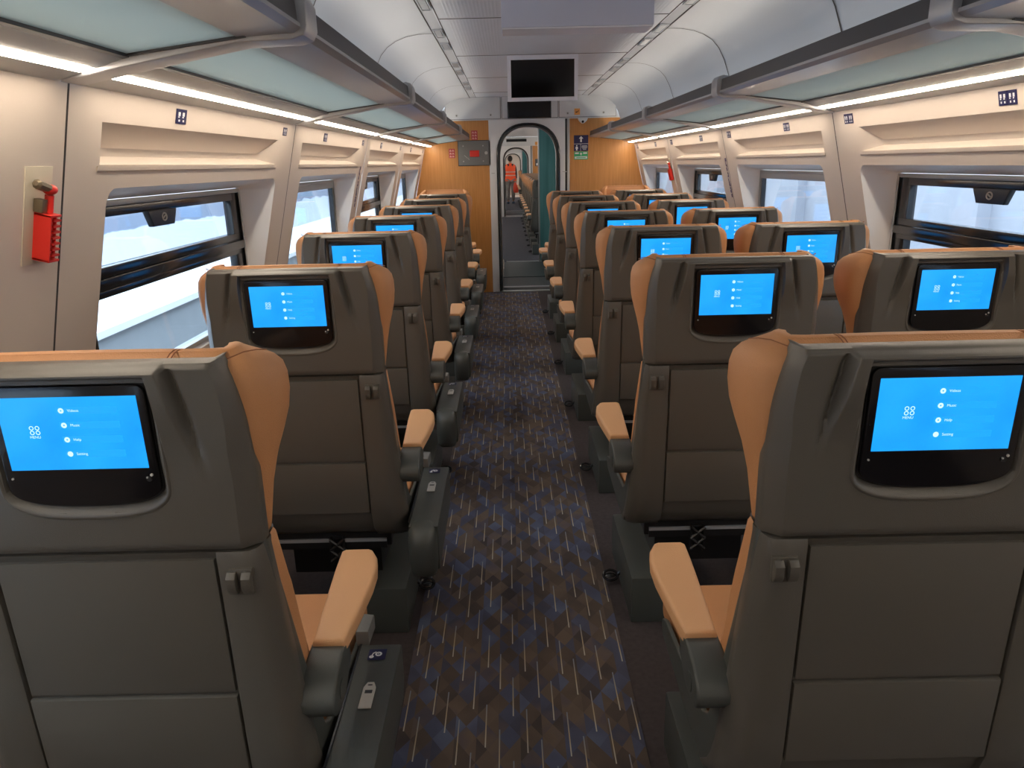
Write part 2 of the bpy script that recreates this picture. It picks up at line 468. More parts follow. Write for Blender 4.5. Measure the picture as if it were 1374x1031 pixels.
def lower_back_mesh():
    zs = [.395, .41, .43, .46, .50, .56, .64, .72, .80, .88, .925, .934]
    rows = []
    for z in zs:
        b0 = by(z); cur = tab([(.395, .075), (.41, .045), (.43, .025), (.46, .010), (.50, 0), (1, 0)], z)
        topr = .004 if z > .93 else 0
        cx = lerp(.250, .228, (z-.4)/.53); sx = lerp(.243, .2835, max(0, min(1, (.95-z)/.5)))
        y0 = b0+cur+topr
        half = [(sx, y0+.055), (sx-.002, y0+.035), (lerp(cx, sx, .5), y0+.010), (cx, y0+.001), (cx-.012, y0), (.180, y0), (.176, y0+.002), (.175, y0+.012)]
        if z > .928: half = [(a, max(b, y0)) for a, b in half[:6]] + [(.176, y0), (.175, y0+.001)]
        row = [(x, y, z) for x, y in half] + [(-x, y, z) for x, y in half[::-1]]
        row += [(-sx+.01, y0+.07, z), (sx-.01, y0+.07, z)]
        rows.append(row)
    mb = MB().use(M['plastic']); mb.loft(rows); return mb

def slab_on_back(poly, y0, y1, bev=.002):
    """poly in (x,z), thickness from y0 to y1 relative to the back plane"""
    bm = bmesh.new()
    A = [bm.verts.new((p[0], by(p[1])+y0, p[1])) for p in poly]; B = [bm.verts.new((p[0], by(p[1])+y1, p[1])) for p in poly]
    n = len(poly); fa = bm.faces.new(A); bm.faces.new(B[::-1])
    for i in range(n): bm.faces.new((A[i], B[i], B[(i+1) % n], A[(i+1) % n]))
    bmesh.ops.recalc_face_normals(bm, faces=bm.faces)
    if bev: bmesh.ops.bevel(bm, geom=fa.edges[:], offset=bev, segments=2, affect='EDGES', profile=.6)
    return bm

def monitor_outline(g=0):
    w = .1135+g; top = 1.2105+g; r = .013
    pts = []
    for i in range(7):
        t = PI/2*i/6; pts.append((w-r+r*math.cos(t), top-r+r*math.sin(t)))
    pts = pts + [(-x, z) for x, z in pts[::-1]]
    D = .034+1.7*g
    bot = []
    for i in range(0, 25):
        t = PI*i/24
        c, q = -math.cos(t), math.sin(t)
        bot.append((w*math.copysign(abs(c)**(2/2.7), c), 1.055-D*abs(q)**(2/2.7)))
    return pts + bot


def seat_parts(side, kind, name='train_seat'):
    """side: +1 when the aisle is on local +x; kind: 'single','aisle','window'"""
    r = empty(name)
    s = side
    head_shell_mesh().build('head_shell', None, r, ang=42)
    o = head_cushion_mesh().build('headrest', None, r, ang=60)
    # seams on top of headrest
    for sx in (-1, 1):
        for dx in (0, .006):
            x = sx*(.135+dx)
            mb = MB().use(M['seam'])
            mb.tube([(x, by(1.24)+.040, 1.2375), (x, by(1.24)+.052, 1.2420), (x, by(1.24)+.066, 1.2437), (x, by(1.24)+.082, 1.2420), (x, by(1.24)+.096, 1.236)], .0010, 6); mb.build('seam', None, o)
        mb = MB().use(M['seam'])
        mb.tube([(sx*.222, by(1.24)+.045, 1.2345), (sx*.238, by(1.24)+.070, 1.2385), (sx*.2475, by(1.23)+.10, 1.2345), (sx*.252, by(1.23)+.13, 1.2265)], .0010, 6); mb.build('seam', None, o)
    lower_back_mesh().build('lower_back_shell', None, r, ang=50)
    # tray table
    mb = MB().use(M['plastic'])
    mb.frombm(slab_on_back([(.170, .920), (.170, .671), (-.170, .671), (-.170, .920)][::-1], .004, .012, .003))
    tr = mb.build('tray_table', None, r)
    mb = MB().use(M['plastic']); mb.frombm(slab_on_back([(.172, .663), (.172, .50), (-.172, .50), (-.172, .663)][::-1], -.0005, .012, .005))
    mb.build('lower_panel', None, r)
    # monitor
    mb = MB().use(M['black'])
    mb.frombm(slab_on_back(monitor_outline(-.0005)[::-1], -.0010, .0075, .0012))
    mon = mb.build('video_monitor', None, r)
    # lip round the pocket
    mb = MB().use(M['plastic'])
    o1, o2, o3, o4, o5 = [monitor_outline(g) for g in (.0150, .0125, .0105, .0085, .0025)]
    def lift(ol, d): return [(x, by(z)+d, z) for x, z in ol]
    flat = 0.0
    mb.loft([lift(o1, .0012), lift(o2, -.0026), lift(o3, -.0028), lift(o4, -.0006), lift(o5, .0085)], True, (False, False))
    mb.build('pocket_rim', None, r, ang=60)
    mb = MB().use(M['plastic_dark']); mb.frombm(slab_on_back(monitor_outline(.0022)[::-1], .0055, .0080, 0)); mb.build('pocket_gap', None, mon)
    mb = MB().use(M['screen']); mb.frombm(slab_on_back([(-.1010, 1.0815), (.1010, 1.0815), (.1010, 1.1945), (-.1010, 1.1945)], -.0018, -.0008, 0)); mb.build('display', None, mon)
    # menu print
    A = math.atan(TAN)
    def TB(x, z, d=-.0021):     # local frame on the back plane: text x->x, text y->up
        return Matrix.Translation((x, by(z)+d, z)) @ Matrix.Rotation(PI/2+A, 4, 'X')
    mb = MB().use(M['screen_menu'])
    def ring(cx, cz, r0, r1, n=14):
        vs, fs = [], []
        for i in range(n):
            t = 2*PI*i/n
            for rr in (r0, r1):
                x, z = cx+rr*math.cos(t), cz+rr*math.sin(t); vs.append((x, by(z)-.0021, z))
        for i in range(n):
            k = (i+1) % n; fs.append((2*i, 2*i+1, 2*k+1, 2*k))
        mb.add(vs, fs)
    for dx in (-1, 1):
        for dz in (-1, 1): ring(-.0535+dx*.0042, 1.1445+dz*.0036, .0022, .0034)
    mb.text('MENU', .0058, TB(-.0625, 1.1320))
    mb.build('menu_logo', None, mon, smooth=False)
    mb = MB().use(M['screen_menu'])
    for k, (t, rr) in enumerate((('Videos', 0), ('Music', 0), ('Help', 0), ('Setting', 1))):
        z = 1.174-.0225*k
        ring(-.0095, z, .0012, .0042)
        if rr: ring(-.0095, z, .0002, .0022)
        mb.text(t, .0060, TB(-.0005, z-.0020))
    mb.build('menu_print', None, mon, smooth=False)
    mb = MB().use(M['screen_band'])
    for k in range(4):
        z = 1.174-.0225*k
        mb.add([(x, by(zz)-.00195, zz) for x, zz in ((-.016, z-.0055), (.072, z-.0055), (.072, z+.0055), (-.016, z+.0055))], [(0, 1, 2, 3)])
    mb.build('menu_bands', None, mon, smooth=False)
    for x, z, rr in ((-.103, 1.068, .0016), (.103, 1.070, .0022), (.096, 1.066, .0015)):
        mb = MB().use(M['silver'])
        mb.tube([(x, by(z)-.0008, z), (x, by(z)-.003, z)], rr, 8); mb.build('button', None, mon)
    mb = MB().use(M['plastic_dark']); mb.tube([(.0985, by(1.063)-.0005, 1.0635), (.0985, by(1.063)-.0025, 1.0635)], .0042, 12)
    mb.build('socket', None, mon)
    # coat hook
    mb = MB().use(M['plastic'])
    hx = s*.211
    for a, b_ in ((-.019, -.004), (.004, .019)):
        prof = [(.003, .905), (-.010, .905), (-.018, .897), (-.019, .880), (-.012, .868), (.003, .866)]
        mb.prism([(by(z)+y, z) for y, z in prof], hx+a, hx+b_, 'x', bev=.002)
    mb.box(hx-.020, hx+.020, by(.88)-.006, by(.88)+.006, .864, .908, .002)
    mb.build('coat_hook', None, r)
    # backrest cushion
    rows = []
    for z in [.44, .46, .52, .60, .70, .80, .88, .925, .936]:
        h = tab([(.44, .258), (.6, .260), (.8, .248), (.936, .236)], z); b0 = by(z)
        t0, t1 = b0+.062, b0+tab([(.44, .19), (.6, .165), (.8, .145), (.936, .115)], z)
        if z > .93: t1 -= .02; h -= .01
        rows.append([(-h, t0, z), (h, t0, z), (h+.004, lerp(t0, t1, .55), z), (h-.008, t1-.008, z), (h-.035, t1, z), (.12, t1-.014, z), (0, t1-.018, z), (-.12, t1-.014, z), (-h+.035, t1, z), (-h+.008, t1-.008, z), (-h-.004, lerp(t0, t1, .55), z)])
    MB().use(M['leather']).loft(rows).build('backrest', None, r, ang=60)
    MB().use(M['leather']).box(-.262, .262, .14, .635, .388, .480, .028, 4).build('seat_cushion', None, r, ang=60)
    # side panels
    def side_panel(sg):
        out = [(.040, .938), (.046, .946), (.060, .93), (.122, .56), (.138, .508), (.168, .490), (.500, .462), (.528, .450), (.534, .432), (.515, .412), (.30, .398), (.15, .392), (.115, .398), (.095, .43)]
        bm = bmesh.new()
        def off(y, z): return lerp(.242, .282, max(0, min(1, (.95-z)/.5)))+.0*y
        A_ = [bm.verts.new((sg*(off(y, z)-.009), y, z)) for y, z in out]; B_ = [bm.verts.new((sg*off(y, z), y, z)) for y, z in out]
        n = len(out); fa = bm.faces.new(A_); fb = bm.faces.new(B_[::-1])
        for i in range(n): bm.faces.new((A_[i], B_[i], B_[(i+1) % n], A_[(i+1) % n]))
        bmesh.ops.recalc_face_normals(bm, faces=bm.faces)
        bmesh.ops.bevel(bm, geom=list(set(fb.edges[:])), offset=.004, segments=3, affect='EDGES', profile=.6)
        MB().use(M['plastic_side']).frombm(bm).build('side_panel', None, r, ang=50)
    side_panel(1); side_panel(-1)
    # armrests
    def arm(sg):
        prof = [(.20, .655), (.145, .655), (.105, .648), (.075, .630), (.060, .612), (.060, .595), (.072, .578), (.10, .570), (.15, .573), (.20, .605)]
        mb = MB().use(M['plastic_side']); mb.prism(prof, sg*.243, sg*.306, 'x', bev=.006, seg=3)
        mb.prism([(.19, .640), (.50, .640), (.505, .620), (.46, .606), (.19, .598)], sg*.250, sg*.292, 'x', bev=.004)
        a = mb.build('armrest', None, r, ang=50); a.location = (sg*(.017 if kind != 'window' else -.03), -.010, .006)
        pad = [(.247, .163), (.305, .163), (.309, .20), (.316, .28), (.322, .36), (.322, .42), (.315, .465), (.300, .497), (.290, .503), (.238, .503), (.230, .493), (.232, .42), (.240, .28)]
        mb = MB().use(M['leather_pad']); mb.prism([(sg*x, y) for x, y in pad], .634, .668, 'z', bev=.010, seg=4)
        mb.build('arm_pad', None, a, ang=60)
        mb = MB().use(M['silver']); mb.tube([(sg*.306, .115, .600), (sg*.3075, .115, .600)], .018, 20); mb.build('pivot_cap', M['plastic_side'], a).data.materials[0] = M['plastic_side']
    arm(s)
    if kind != 'window': arm(-s) if kind == 'single' else None
    # latch and lever
    if kind == 'single':
        MB().use(M['alarmgrey']).prism([(s*.262, .43), (s*.268, .50), (s*.292, .495), (s*.290, .43)], .482, .52, 'z', bev=.004).build('recline_lever', None, r).location = (s*.020, -.03, 0)
        # console beside the seat
        mb = MB().use(M['plastic_side'])
        mb.prism([(-.02, .485), (.415, .490), (.425, .482), (.425, .40), (.40, .362), (-.02, .345)], s*.272, s*.360, 'x', bev=.004)
        c = mb.build('side_console', None, r, ang=40); c.location = (s*.022, -.022, 0)
        mb = MB().use(M['plastic_side'])
        rows = []
        for z, ry, rx in ((.33, .030, .036), (.345, .040, .041), (.38, .052, .044), (.42, .058, .044), (.45, .056, .044), (.468, .046, .042), (.482, .030, .038), (.489, .010, .030)):
            rows.append([(s*.313+rx*(abs(math.cos(t))**.7)*math.copysign(1, math.cos(t)), -.01+(ry if math.sin(t) < 0 else .03)*math.sin(t)*1.0, z) for t in [2*PI*i/24 for i in range(24)]])
        mb.loft(rows); mb.build('console_end_cap', None, c, ang=70)
        mb = MB().use(M['plastic_dark']); mb.box(s*.2715-.002, s*.2715+.002, .0, .42, .44, .4895); mb.build('console_gap', None, c)
        mb = MB().use(M['navy']); zt = .4905
        def q(x0, x1, y0, y1, z):
            x0, x1 = sorted((s*x0, s*x1)); mb.add([(x0, y0, z), (x1, y0, z), (x1, y1, z), (x0, y1, z)], [(0, 1, 2, 3)])
        q(.294, .332, .362, .398, zt+.0006)
        mb.use(M['white'])
        def disc(cx, cy, r0, r1, z, n=16):
            vs, fs = [], []
            for i in range(n):
                t = 2*PI*i/n
                for rr in (r0, r1): vs.append((s*cx+rr*math.cos(t), cy+rr*math.sin(t), z))
            for i in range(n):
                k = (i+1) % n; fs.append((2*i, 2*i+1, 2*k+1, 2*k))
            mb.add(vs, fs)
        disc(.316, .381, .0035, .0075, zt+.0012); disc(.316, .381, .0002, .0016, zt+.0012)
        disc(.302, .372, .0002, .005, zt+.0012); mb.tube([(s*.302, .374, zt+.001), (s*.304, .384, zt+.001), (s*.310, .388, zt+.001)], .0012, 6)
        mb.build('control_sticker', None, c, smooth=False)
        mb = MB().use(M['silver'])
        pl = [(.303, .215), (.328, .215), (.328, .275), (.322, .290), (.309, .290), (.303, .275)]
        mb.prism([(s*x, y) for x, y in pl], .4895, .4915, 'z')
        mb.use(M['rackdark']); q(.308, .323, .256, .266, .4920); q(.311, .320, .279, .283, .4920)
        mb.build('socket_sticker', None, c, smooth=False)
    # underframe
    mb = MB().use(M['plastic_side']).box(*sorted((s*.06, s*.245)), .14, .62, 0, .168, .006)
    mb.build('pedestal', None, r)
    mb = MB().use(M['plastic_dark']).box(-.15, .15, .26, .58, .166, .39, .004); mb.box(-.20, .20, .118, .60, .345, .392, .004); mb.box(-.215, .215, .112, .142, .345, .43, .004)
    mb.build('underframe', None, r)
    mb = MB().use(M['rackframe'])
    mb.box(-.20, .20, .105, .118, .362, .372); mb.use(M['plastic_dark']).box(-.20, .20, .108, .135, .338, .362)
    fb = mb.build('footrest_bar', None, r)
    mb = MB().use(M['plastic_dark'])
    cx = s*.045
    for sg in (-1, 1):
        for k in range(2):
            z0 = .375-.038*k
            mb.tube([(cx-sg*.022, .096, z0), (cx+sg*.022, .096, z0-.038)], .0055, 6)
        mb.box(cx+sg*.020-.003, cx+sg*.020+.003, .095, .115, .29, .38, .001)
    mb.box(cx-.022, cx+.022, .105, .117, .288, .38); mb.build('footrest_bracket', None, fb)
    if kind != 'window':
        mb = MB().use(M['rubber'])
        cx, cy = s*.280, .40
        pts = [(cx+s*.026*math.cos(t), cy-.004+.02*math.sin(t), .030+.010*math.sin(t)) for t in [2*PI*i/16 for i in range(17)]]
        mb.tube(pts, .005, 8, False)
        mb.tube([(cx-s*.026, cy, .030), (cx-s*.045, cy+.0, .045)], .006, 8)
        mb.ellip((cx, cy, .028), (.022, .016, .006), nu=16, nv=8)
        mb.build('foot_pedal', None, r)
    return r

# ------------------------------------------------------------------ geometry of the coach
XC = .26
WTOP = 1.695
def wallx(sd, z, d=0):      # inner face of the side wall, sd=-1 left, +1 right; d = depth outward
    h = 1.21+.25*(1.70-max(z, .84))
    return XC + sd*(h+d)
SEAM = [-1.89, -.07, 1.75, 3.57, 5.39, 7.21, 9.05]
GX = 1.430                   # glass plane half distance
YE = 9.07                    # end wall

def wall_side(sd, nm, seams, win):
    mb = MB().use(M['wall'])
    wins = []
    for i, (a, b) in enumerate(zip(seams, seams[1:])):
        F = lambda y, z: (wallx(sd, z), y, z)
        F2 = F
        o0, o1 = a+.195, (b-.20 if b < 9 else b-.24)
        if a < 0 : o1 = a+1.28
        if a < -1: o0 = a+.4
        ol = rrect(o0, o1, .865, 1.462, .045)
        n0, n1 = a+.15, b-.24
        niche = [(n0, 1.520), (n1, 1.520), (n1, 1.618), (n0, 1.618)]
        ya, yb = a+.004, b-.004
        # lower piece with window, upper piece with niche
        mb.use(M['wall'])
        mb.plate_hole([(ya, .84), (yb, .84), (yb, 1.49), (ya, 1.49)], ol, F2)
        mb.plate_hole([(ya, 1.49), (yb, 1.49), (yb, WTOP), (ya, WTOP)], niche, F2)
        # niche
        n = [(n0+.04, 1.541), (n1-.10, 1.541), (n1-.10, 1.562), (n0+.04, 1.562)]
        outer = [F(*p) for p in niche]; inner = [(wallx(sd, z, .052), y, z) for y, z in n]
        mb.add(outer+inner, [(0, 1, 5, 4), (1, 2, 6, 5), (2, 3, 7, 6), (3, 0, 4, 7), (4, 5, 6, 7)])
        # lip under the niche
        lp = [(wallx(sd, 1.516), 1.516), (wallx(sd, 1.516, -.004), 1.517), (wallx(sd, 1.504, -.004), 1.506), (wallx(sd, 1.502), 1.502)]
        mb.loft([[(x, y, z) for x, z in lp] for y in (n0-.012, n1+.012)])
        # lower wall
        mb.add([(wallx(sd, .84), ya, .84), (wallx(sd, .84), yb, .84), (wallx(sd, .3), yb, 0), (wallx(sd, .3), ya, 0)], [(0, 1, 2, 3)])
        # groove at the seam
        mb.use(M['groove'])
        g = [(wallx(sd, z, .004), z) for z in (0.01, .84, 1.3, WTOP)]
        for (xa, za), (xb, zb) in zip(g, g[1:]):
            mb.add([(xa, b-.02, za), (xa, b+.02, za), (xb, b+.02, zb), (xb, b-.02, zb)], [(0, 1, 2, 3)])
        # reveal
        mb.use(M['reveal'])
        f0, f1 = o0+.010, o1-.045
        fl = rrect(f0, f1, .880, 1.426, .012)
        mb.loft([[F(*p) for p in ol], [(XC+sd*GX, y, z) for y, z in fl]], True, (False, False))
        wins.append((f0, f1))
    # top closure between wall head and rack
    mb.use(M['wall'])
    y0, y1 = seams[0], seams[-1]
    return mb.build(nm, None, None, ang=30), wins

def window(sd, f0, f1, hopper, nm):
    w = empty(nm, (XC+sd*GX, (f0+f1)/2, .878), kind='structure')
    ox, oy, oz = w.location
    def L(mb): return mb
    x = lambda d: sd*d      # local, outward positive d
    z0, z1 = 0.003, .547
    h = (f1-f0)/2
    def bx(mb, a, b, c, d, e, f, bev=0): mb.box(*sorted((x(a), x(b))), c, d, e, f, bev)
    mb = MB().use(M['alu'])
    t = .017
    for q in ((-h, -h+t, z0, z1), (h-t, h, z0, z1), (-h+t, h-t, z1-t, z1), (-h+t, h-t, z0, z0+t)):
        bx(mb, -.012, .03, q[0], q[1], q[2], q[3], .002)
    mb.build('window_frame', None, w)
    yo = h-t
    if hopper:
        mb = MB().use(M['rubber'])
        bx(mb, -.004, .028, yo-.085, yo-.001, z0+t, z1-t, .002)
        bx(mb, -.004, .028, -yo+.001, -yo+.085, z0+t, z1-t, .002)
        bx(mb, -.010, .028, -yo+.08, yo-.08, z1-t-.030, z1-t-.001, .002)
        bx(mb, -.006, .028, -yo, yo, .332, .362, .002)
        bx(mb, -.014, .028, -yo, yo, .297, .331, .003)
        bx(mb, -.006, .028, -yo, yo, .276, .296, .002)
        mb.build('hopper_frame', None, w)
        mb = MB().use(M['plastic_dark'])
        pr = [(-.105, .503), (.105, .503), (.075, .452), (-.075, .452)]
        mb.prism([(y, z) for y, z in pr], x(-.030), x(-.008), 'x', bev=.004)
        lt = mb.build('vent_latch', None, w); lt.location = (0, -.11 if sd < 0 else 0, 0)
        mb = MB().use(M['silver']); pts = [(x(-.031), .016*math.cos(t_), .480+.012*math.sin(t_)) for t_ in [2*PI*i/16 for i in range(17)]]
        mb.tube(pts, .0025, 6, False); mb.tube([(x(-.031), -.008, .476), (x(-.031), .008, .484)], .0025, 6); mb.build('latch_key', None, lt)
    else:
        mb = MB().use(M['alu'])
        bx(mb, -.010, .02, -yo, yo, z1-t-.036, z1-t, .004)
        mb.use(M['rubber']); bx(mb, -.006, .02, yo-.028, yo-.012, z0+t, z1-t-.036); bx(mb, -.006, .02, -yo+.012, -yo+.028, z0+t, z1-t-.036)
        mb.use(M['alu']); bx(mb, -.008, .02, yo-.012, yo, z0+t, z1-t-.036); bx(mb, -.008, .02, -yo, -yo+.012, z0+t, z1-t-.036)
        mb.build('blind_cassette', None, w)
    mb = MB().use(M['pane']); bx(mb, .008, .012, -yo, yo, z0+t, z1-t)
    mb.build('window_pane', None, w, smooth=False)
    return w

wl, winL = wall_side(-1, 'wall_left', SEAM, None); tag(wl, kind='structure')
wr, winR = wall_side(1, 'wall_right', SEAM, None); tag(wr, kind='structure')
k = 1
for sd, ws in ((-1, winL), (1, winR)):
    for i, (a, b) in enumerate(ws):
        window(sd, a, b, i % 2 == 0, 'window_%d' % k); k += 1

# floor
mb = MB().use(M['floor']); mb.box(XC-1.43, XC+1.43, -1.9, YE, -.06, 0); tag(mb.build('floor', smooth=False), kind='structure')
mb = MB().use(M['carpet']); mb.box(-.338, .333, -1.88, 8.98, .0, .004)
tag(mb.build('aisle_carpet', smooth=False), 'long navy and brown patterned carpet runner along the aisle, flecked with dashes', 'carpet')

# ceiling : middle panel + cove
CZ = 2.235
prof = [(.615, CZ), (.66, CZ-.004), (.70, CZ-.006), (.76, CZ-.008), (.83, CZ-.020), (.89, CZ-.042), (.94, CZ-.072), (.98, CZ-.115), (1.015, CZ-.18), (1.045, CZ-.26), (1.075, CZ-.35), (1.10, CZ-.42), (1.20, CZ-.47)]
mb = MB().use(M['ceil'])
y0, y1 = -1.9, YE
mb.use(M['ceilmid_lit']).add([(XC-.615, y0, CZ), (XC+.615, y0, CZ), (XC+.615, y1, CZ), (XC-.615, y1, CZ)], [(0, 1, 2, 3)]); mb.use(M['ceil'])
for sd in (-1, 1):
    mb.loft([[(XC+sd*x, y, z) for x, z in prof] for y in (y0, y1)], closed=False)
tag(mb.build('ceiling', ang=30), kind='structure')
k = 1
mb = MB().use(M['groove'])
for y in (.08, 1.48, 2.88, 4.28, 5.68, 7.08, 8.48):
    mb.box(XC-.60, XC+.60, y-.003, y+.003, CZ-.002, CZ+.002)
for y in (.35, 1.75, 3.15, 4.68, 6.2, 7.62):
    for sd in (-1, 1):
        pp = [(XC+sd*x, y, z) for x, z in prof[1:-1]]
        vs, fs = [], []
        for j, (px, py, pz) in enumerate(pp):
            nx, nz = -sd*.0025, -.0025
            vs += [(px+nx, y-.0055, pz+nz), (px+nx, y+.0055, pz+nz)]
        for j in range(len(pp)-1): fs.append((2*j, 2*j+1, 2*j+3, 2*j+2))
        mb.add(vs, fs)
for sd in (-1, 1):
    for o in (.605, .672): mb.box(XC+sd*o-.0018, XC+sd*o+.0018, y0+.02, y1-.02, CZ-.009 if o > .65 else CZ-.0022, CZ)
tag(mb.build('trim_1'), kind='structure')
# fine corrugation bands of the middle ceiling panels
mb = MB().use(M['ceilmid_lit'])
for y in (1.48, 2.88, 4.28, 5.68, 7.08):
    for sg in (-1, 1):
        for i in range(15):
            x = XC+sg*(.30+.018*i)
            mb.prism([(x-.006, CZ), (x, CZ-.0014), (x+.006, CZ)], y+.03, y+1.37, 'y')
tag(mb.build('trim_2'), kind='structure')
# air vents
V0 = None
vent_spots = []
for y in (3.32, 3.74, 4.56, 5.06, 5.98, 6.47, 7.38, 7.84):
    for sd in (-1, 1): vent_spots.append((XC+sd*.638, y, sd))
order = ['nearest', 'second nearest', 'third', 'fourth', 'fifth', 'sixth', 'seventh', 'farthest']
for i, (x, y, sd) in enumerate(vent_spots):
    if V0 is None:
        V0 = empty('ceiling_vent')
        fmb = MB().use(M['ceil'])
        for q in ((-.026, -.021, -.135, .135), (.021, .026, -.135, .135), (-.021, .021, -.135, -.128), (-.021, .021, .128, .135)):
            fmb.box(q[0], q[1], q[2], q[3], -.007, .001)
        fmb.build('vent_frame', None, V0)
        fmb = MB().use(M['rackframe'])
        for j in range(9): fmb.box(-.0165, .0165, -.112+j*.0250, -.112+j*.0250+.019, -.006, -.001)
        fmb.use(M['rackdark']).box(-.021, .021, -.128, .128, -.001, .001)
        fmb.build('vent_grille', None, V0); v = V0
    else: v = dup(V0)
    v.location = (x, y+.13, CZ-.004)
    tag(v, 'small slotted ceiling air vent, %s in the %s-hand line of vents' % (order[i//2], 'left' if sd < 0 else 'right'), 'vent', 'air vents along the ceiling')

# ------------------------------------------------------------------ luggage racks and strip lights
def rack_bay(sd, a, b):
    """one bay between two brackets, local origin (XC, a, 0)"""
    r = empty('luggage_rack', (XC, a, 0))
    L = b-a
    X = lambda h: sd*h
    # glass shelf
    mb = MB().use(M['rackglass'])
    mb.prism([(X(.815), 1.768), (X(1.055), 1.738), (X(1.055), 1.746), (X(.815), 1.776)], .055, L-.055, 'y'); mb.build('glass_shelf', None, r)
    # inner frame lines
    mb = MB().use(M['rackdark'])
    mb.prism([(X(1.050), 1.732), (X(1.066), 1.730), (X(1.066), 1.752), (X(1.050), 1.754)], .048, L-.048, 'y')
    for y in (.048, L-.058): mb.prism([(X(.80), 1.765), (X(1.06), 1.733), (X(1.06), 1.750), (X(.80), 1.782)], y, y+.010, 'y')
    mb.build('glass_edging', None, r)
    # front rail
    mb = MB().use(M['rackframe'])
    mb.prism([(X(.818), 1.766), (X(.700), 1.772), (X(.684), 1.782), (X(.684), 1.790), (X(.70), 1.795), (X(.80), 1.790), (X(.815), 1.780)], .048, L-.048, 'y', bev=.002)
    fr = mb.build('front_rail', None, r, ang=25)
    mb = MB().use(M['rackdark'])
    mb.prism([(X(.689), 1.789), (X(.692), 1.838), (X(.712), 1.842), (X(.722), 1.80), (X(.715), 1.789)], .048, L-.048, 'y', bev=.003); mb.build('rail_grip', None, fr)
    # rear profile with light channel
    mb = MB().use(M['alu'])
    mb.prism([(X(1.062), 1.731), (X(1.125), 1.713), (X(1.125), 1.721), (X(1.062), 1.741)], .047, L-.047, 'y')
    mb.prism([(X(1.155), 1.7045), (X(1.212), 1.690), (X(1.25), 1.72), (X(1.155), 1.722)], .047, L-.047, 'y')
    mb.build('light_channel', None, r)
    mb = MB().use(M['cove'] if sd < 0 else M['cove_fill_dim']); mb.box(*sorted((X(.84), X(1.04))), .06, L-.06, 1.795, 1.80); mb.build('added_fill_panel', None, r)  # added panel hidden on the rack top, brightens ceiling and glass
    # end bracket
    mb = MB().use(M['rackframe'])
    pf = [(X(1.205), 1.688), (X(1.10), 1.708), (X(.82), 1.757), (X(.705), 1.760), (X(.680), 1.768), (X(.671), 1.785), (X(.671), 1.832), (X(.680), 1.850), (X(.70), 1.856), (X(.73), 1.850), (X(.74), 1.82), (X(.83), 1.80), (X(1.10), 1.765), (X(1.205), 1.74)]
    mb.prism(pf, -.046, .046, 'y', bev=.005, seg=3); mb.build('bracket', None, r, ang=35)
    return r
proto = {}
names = ['behind the camera position', 'nearest', 'second', 'third', 'fourth', 'farthest']
for sd in (-1, 1):
    sdn = 'left' if sd < 0 else 'right'
    for i, (a, b) in enumerate(zip(SEAM, SEAM[1:])):
        key = (sd,)
        if key not in proto: proto[key] = rack_bay(sd, 0, 1.82); r = proto[key]
        else: r = dup(proto[key])
        r.location = (XC, a, 0)
        nm = ['rearmost', 'nearest the camera', 'second from the camera', 'third', 'fourth', 'by the end wall'][i]
        tag(r, 'luggage rack bay with frosted glass shelf above the %s windows, %s' % (sdn, nm), 'luggage rack', 'overhead luggage rack bays')
        mb = MB().use(M['strip'])
        mb.prism([(sd*1.127, 1.7105), (sd*1.153, 1.7040), (sd*1.153, 1.7175), (sd*1.127, 1.7200)], .0, 1.695, 'y')
        o = mb.build('strip_light', None, None, loc=(XC, a+.062, 0))
        tag(o, 'glowing warm strip light under the %s luggage rack, %s' % (sdn, nm), 'strip light', 'strip lights under the racks')
        # back panel over the rack to the cove (hidden side)

# ------------------------------------------------------------------ stickers and wall objects
def on_wall(sd, y, z, d=-.002):
    """matrix: local x -> reading direction along the wall, local y -> up the wall, z -> into the room"""
    up = Vector((wallx(sd, z+.1)-wallx(sd, z), 0, .1)).normalized()
    nx = Vector((-sd, 0, 0)); nx = (nx-up*nx.dot(up)).normalized()
    rx = up.cross(nx)
    R = Matrix((rx, up, nx)).transposed().to_4x4()
    return Matrix.Translation((wallx(sd, z, d), y, z)) @ R
def seat_sign_mesh(mb, two):
    for k in range(2 if two else 1):
        x0 = (-.042+.043*k) if two else -.036
        w = .041 if two else .072
        mb.use(M['navy']); mb.box(x0, x0+w, -.021, .021, -.0005, .001, 0)
        mb.use(M['white'])
        n = 2
        for j in range(n):
            cx = x0+w*(.3+.4*j)
            u = w/6
            mb.box(cx-u*.7, cx+u*.5, .001, .012, .001, .0014); mb.box(cx-u*.7, cx+u*.1, -.004, .0, .001, .0014)
            mb.box(cx-u*.4, cx+u*.4, -.015, -.009, .001, .0014)
SG = {}
sign_pos = []
for i, a in enumerate(SEAM[2:-1]):
    for sd in (-1, 1):
        sign_pos.append((sd, a+.59, 1.655, 0, i)); sign_pos.append((sd, a+1.66, 1.655, 1, i))
whr = ['first wall bay from the camera', 'second wall bay', 'third wall bay', 'wall bay by the end wall']
for sd, y, z, e, i in sign_pos:
    mb = MB(); seat_sign_mesh(mb, sd > 0)
    o = mb.build('seat_number_sign', smooth=False)
    sc = 1. if sd > 0 else (1. if e == 0 else .8)
    o.matrix_world = on_wall(sd, y, z, -.0012) @ Matrix.Scale(sc, 4)
    tag(o, 'navy seat number sign, %s of the %s, %s side' % ('middle' if e == 0 else 'far edge', whr[i], 'left' if sd < 0 else 'right'), 'sign', 'seat number signs')
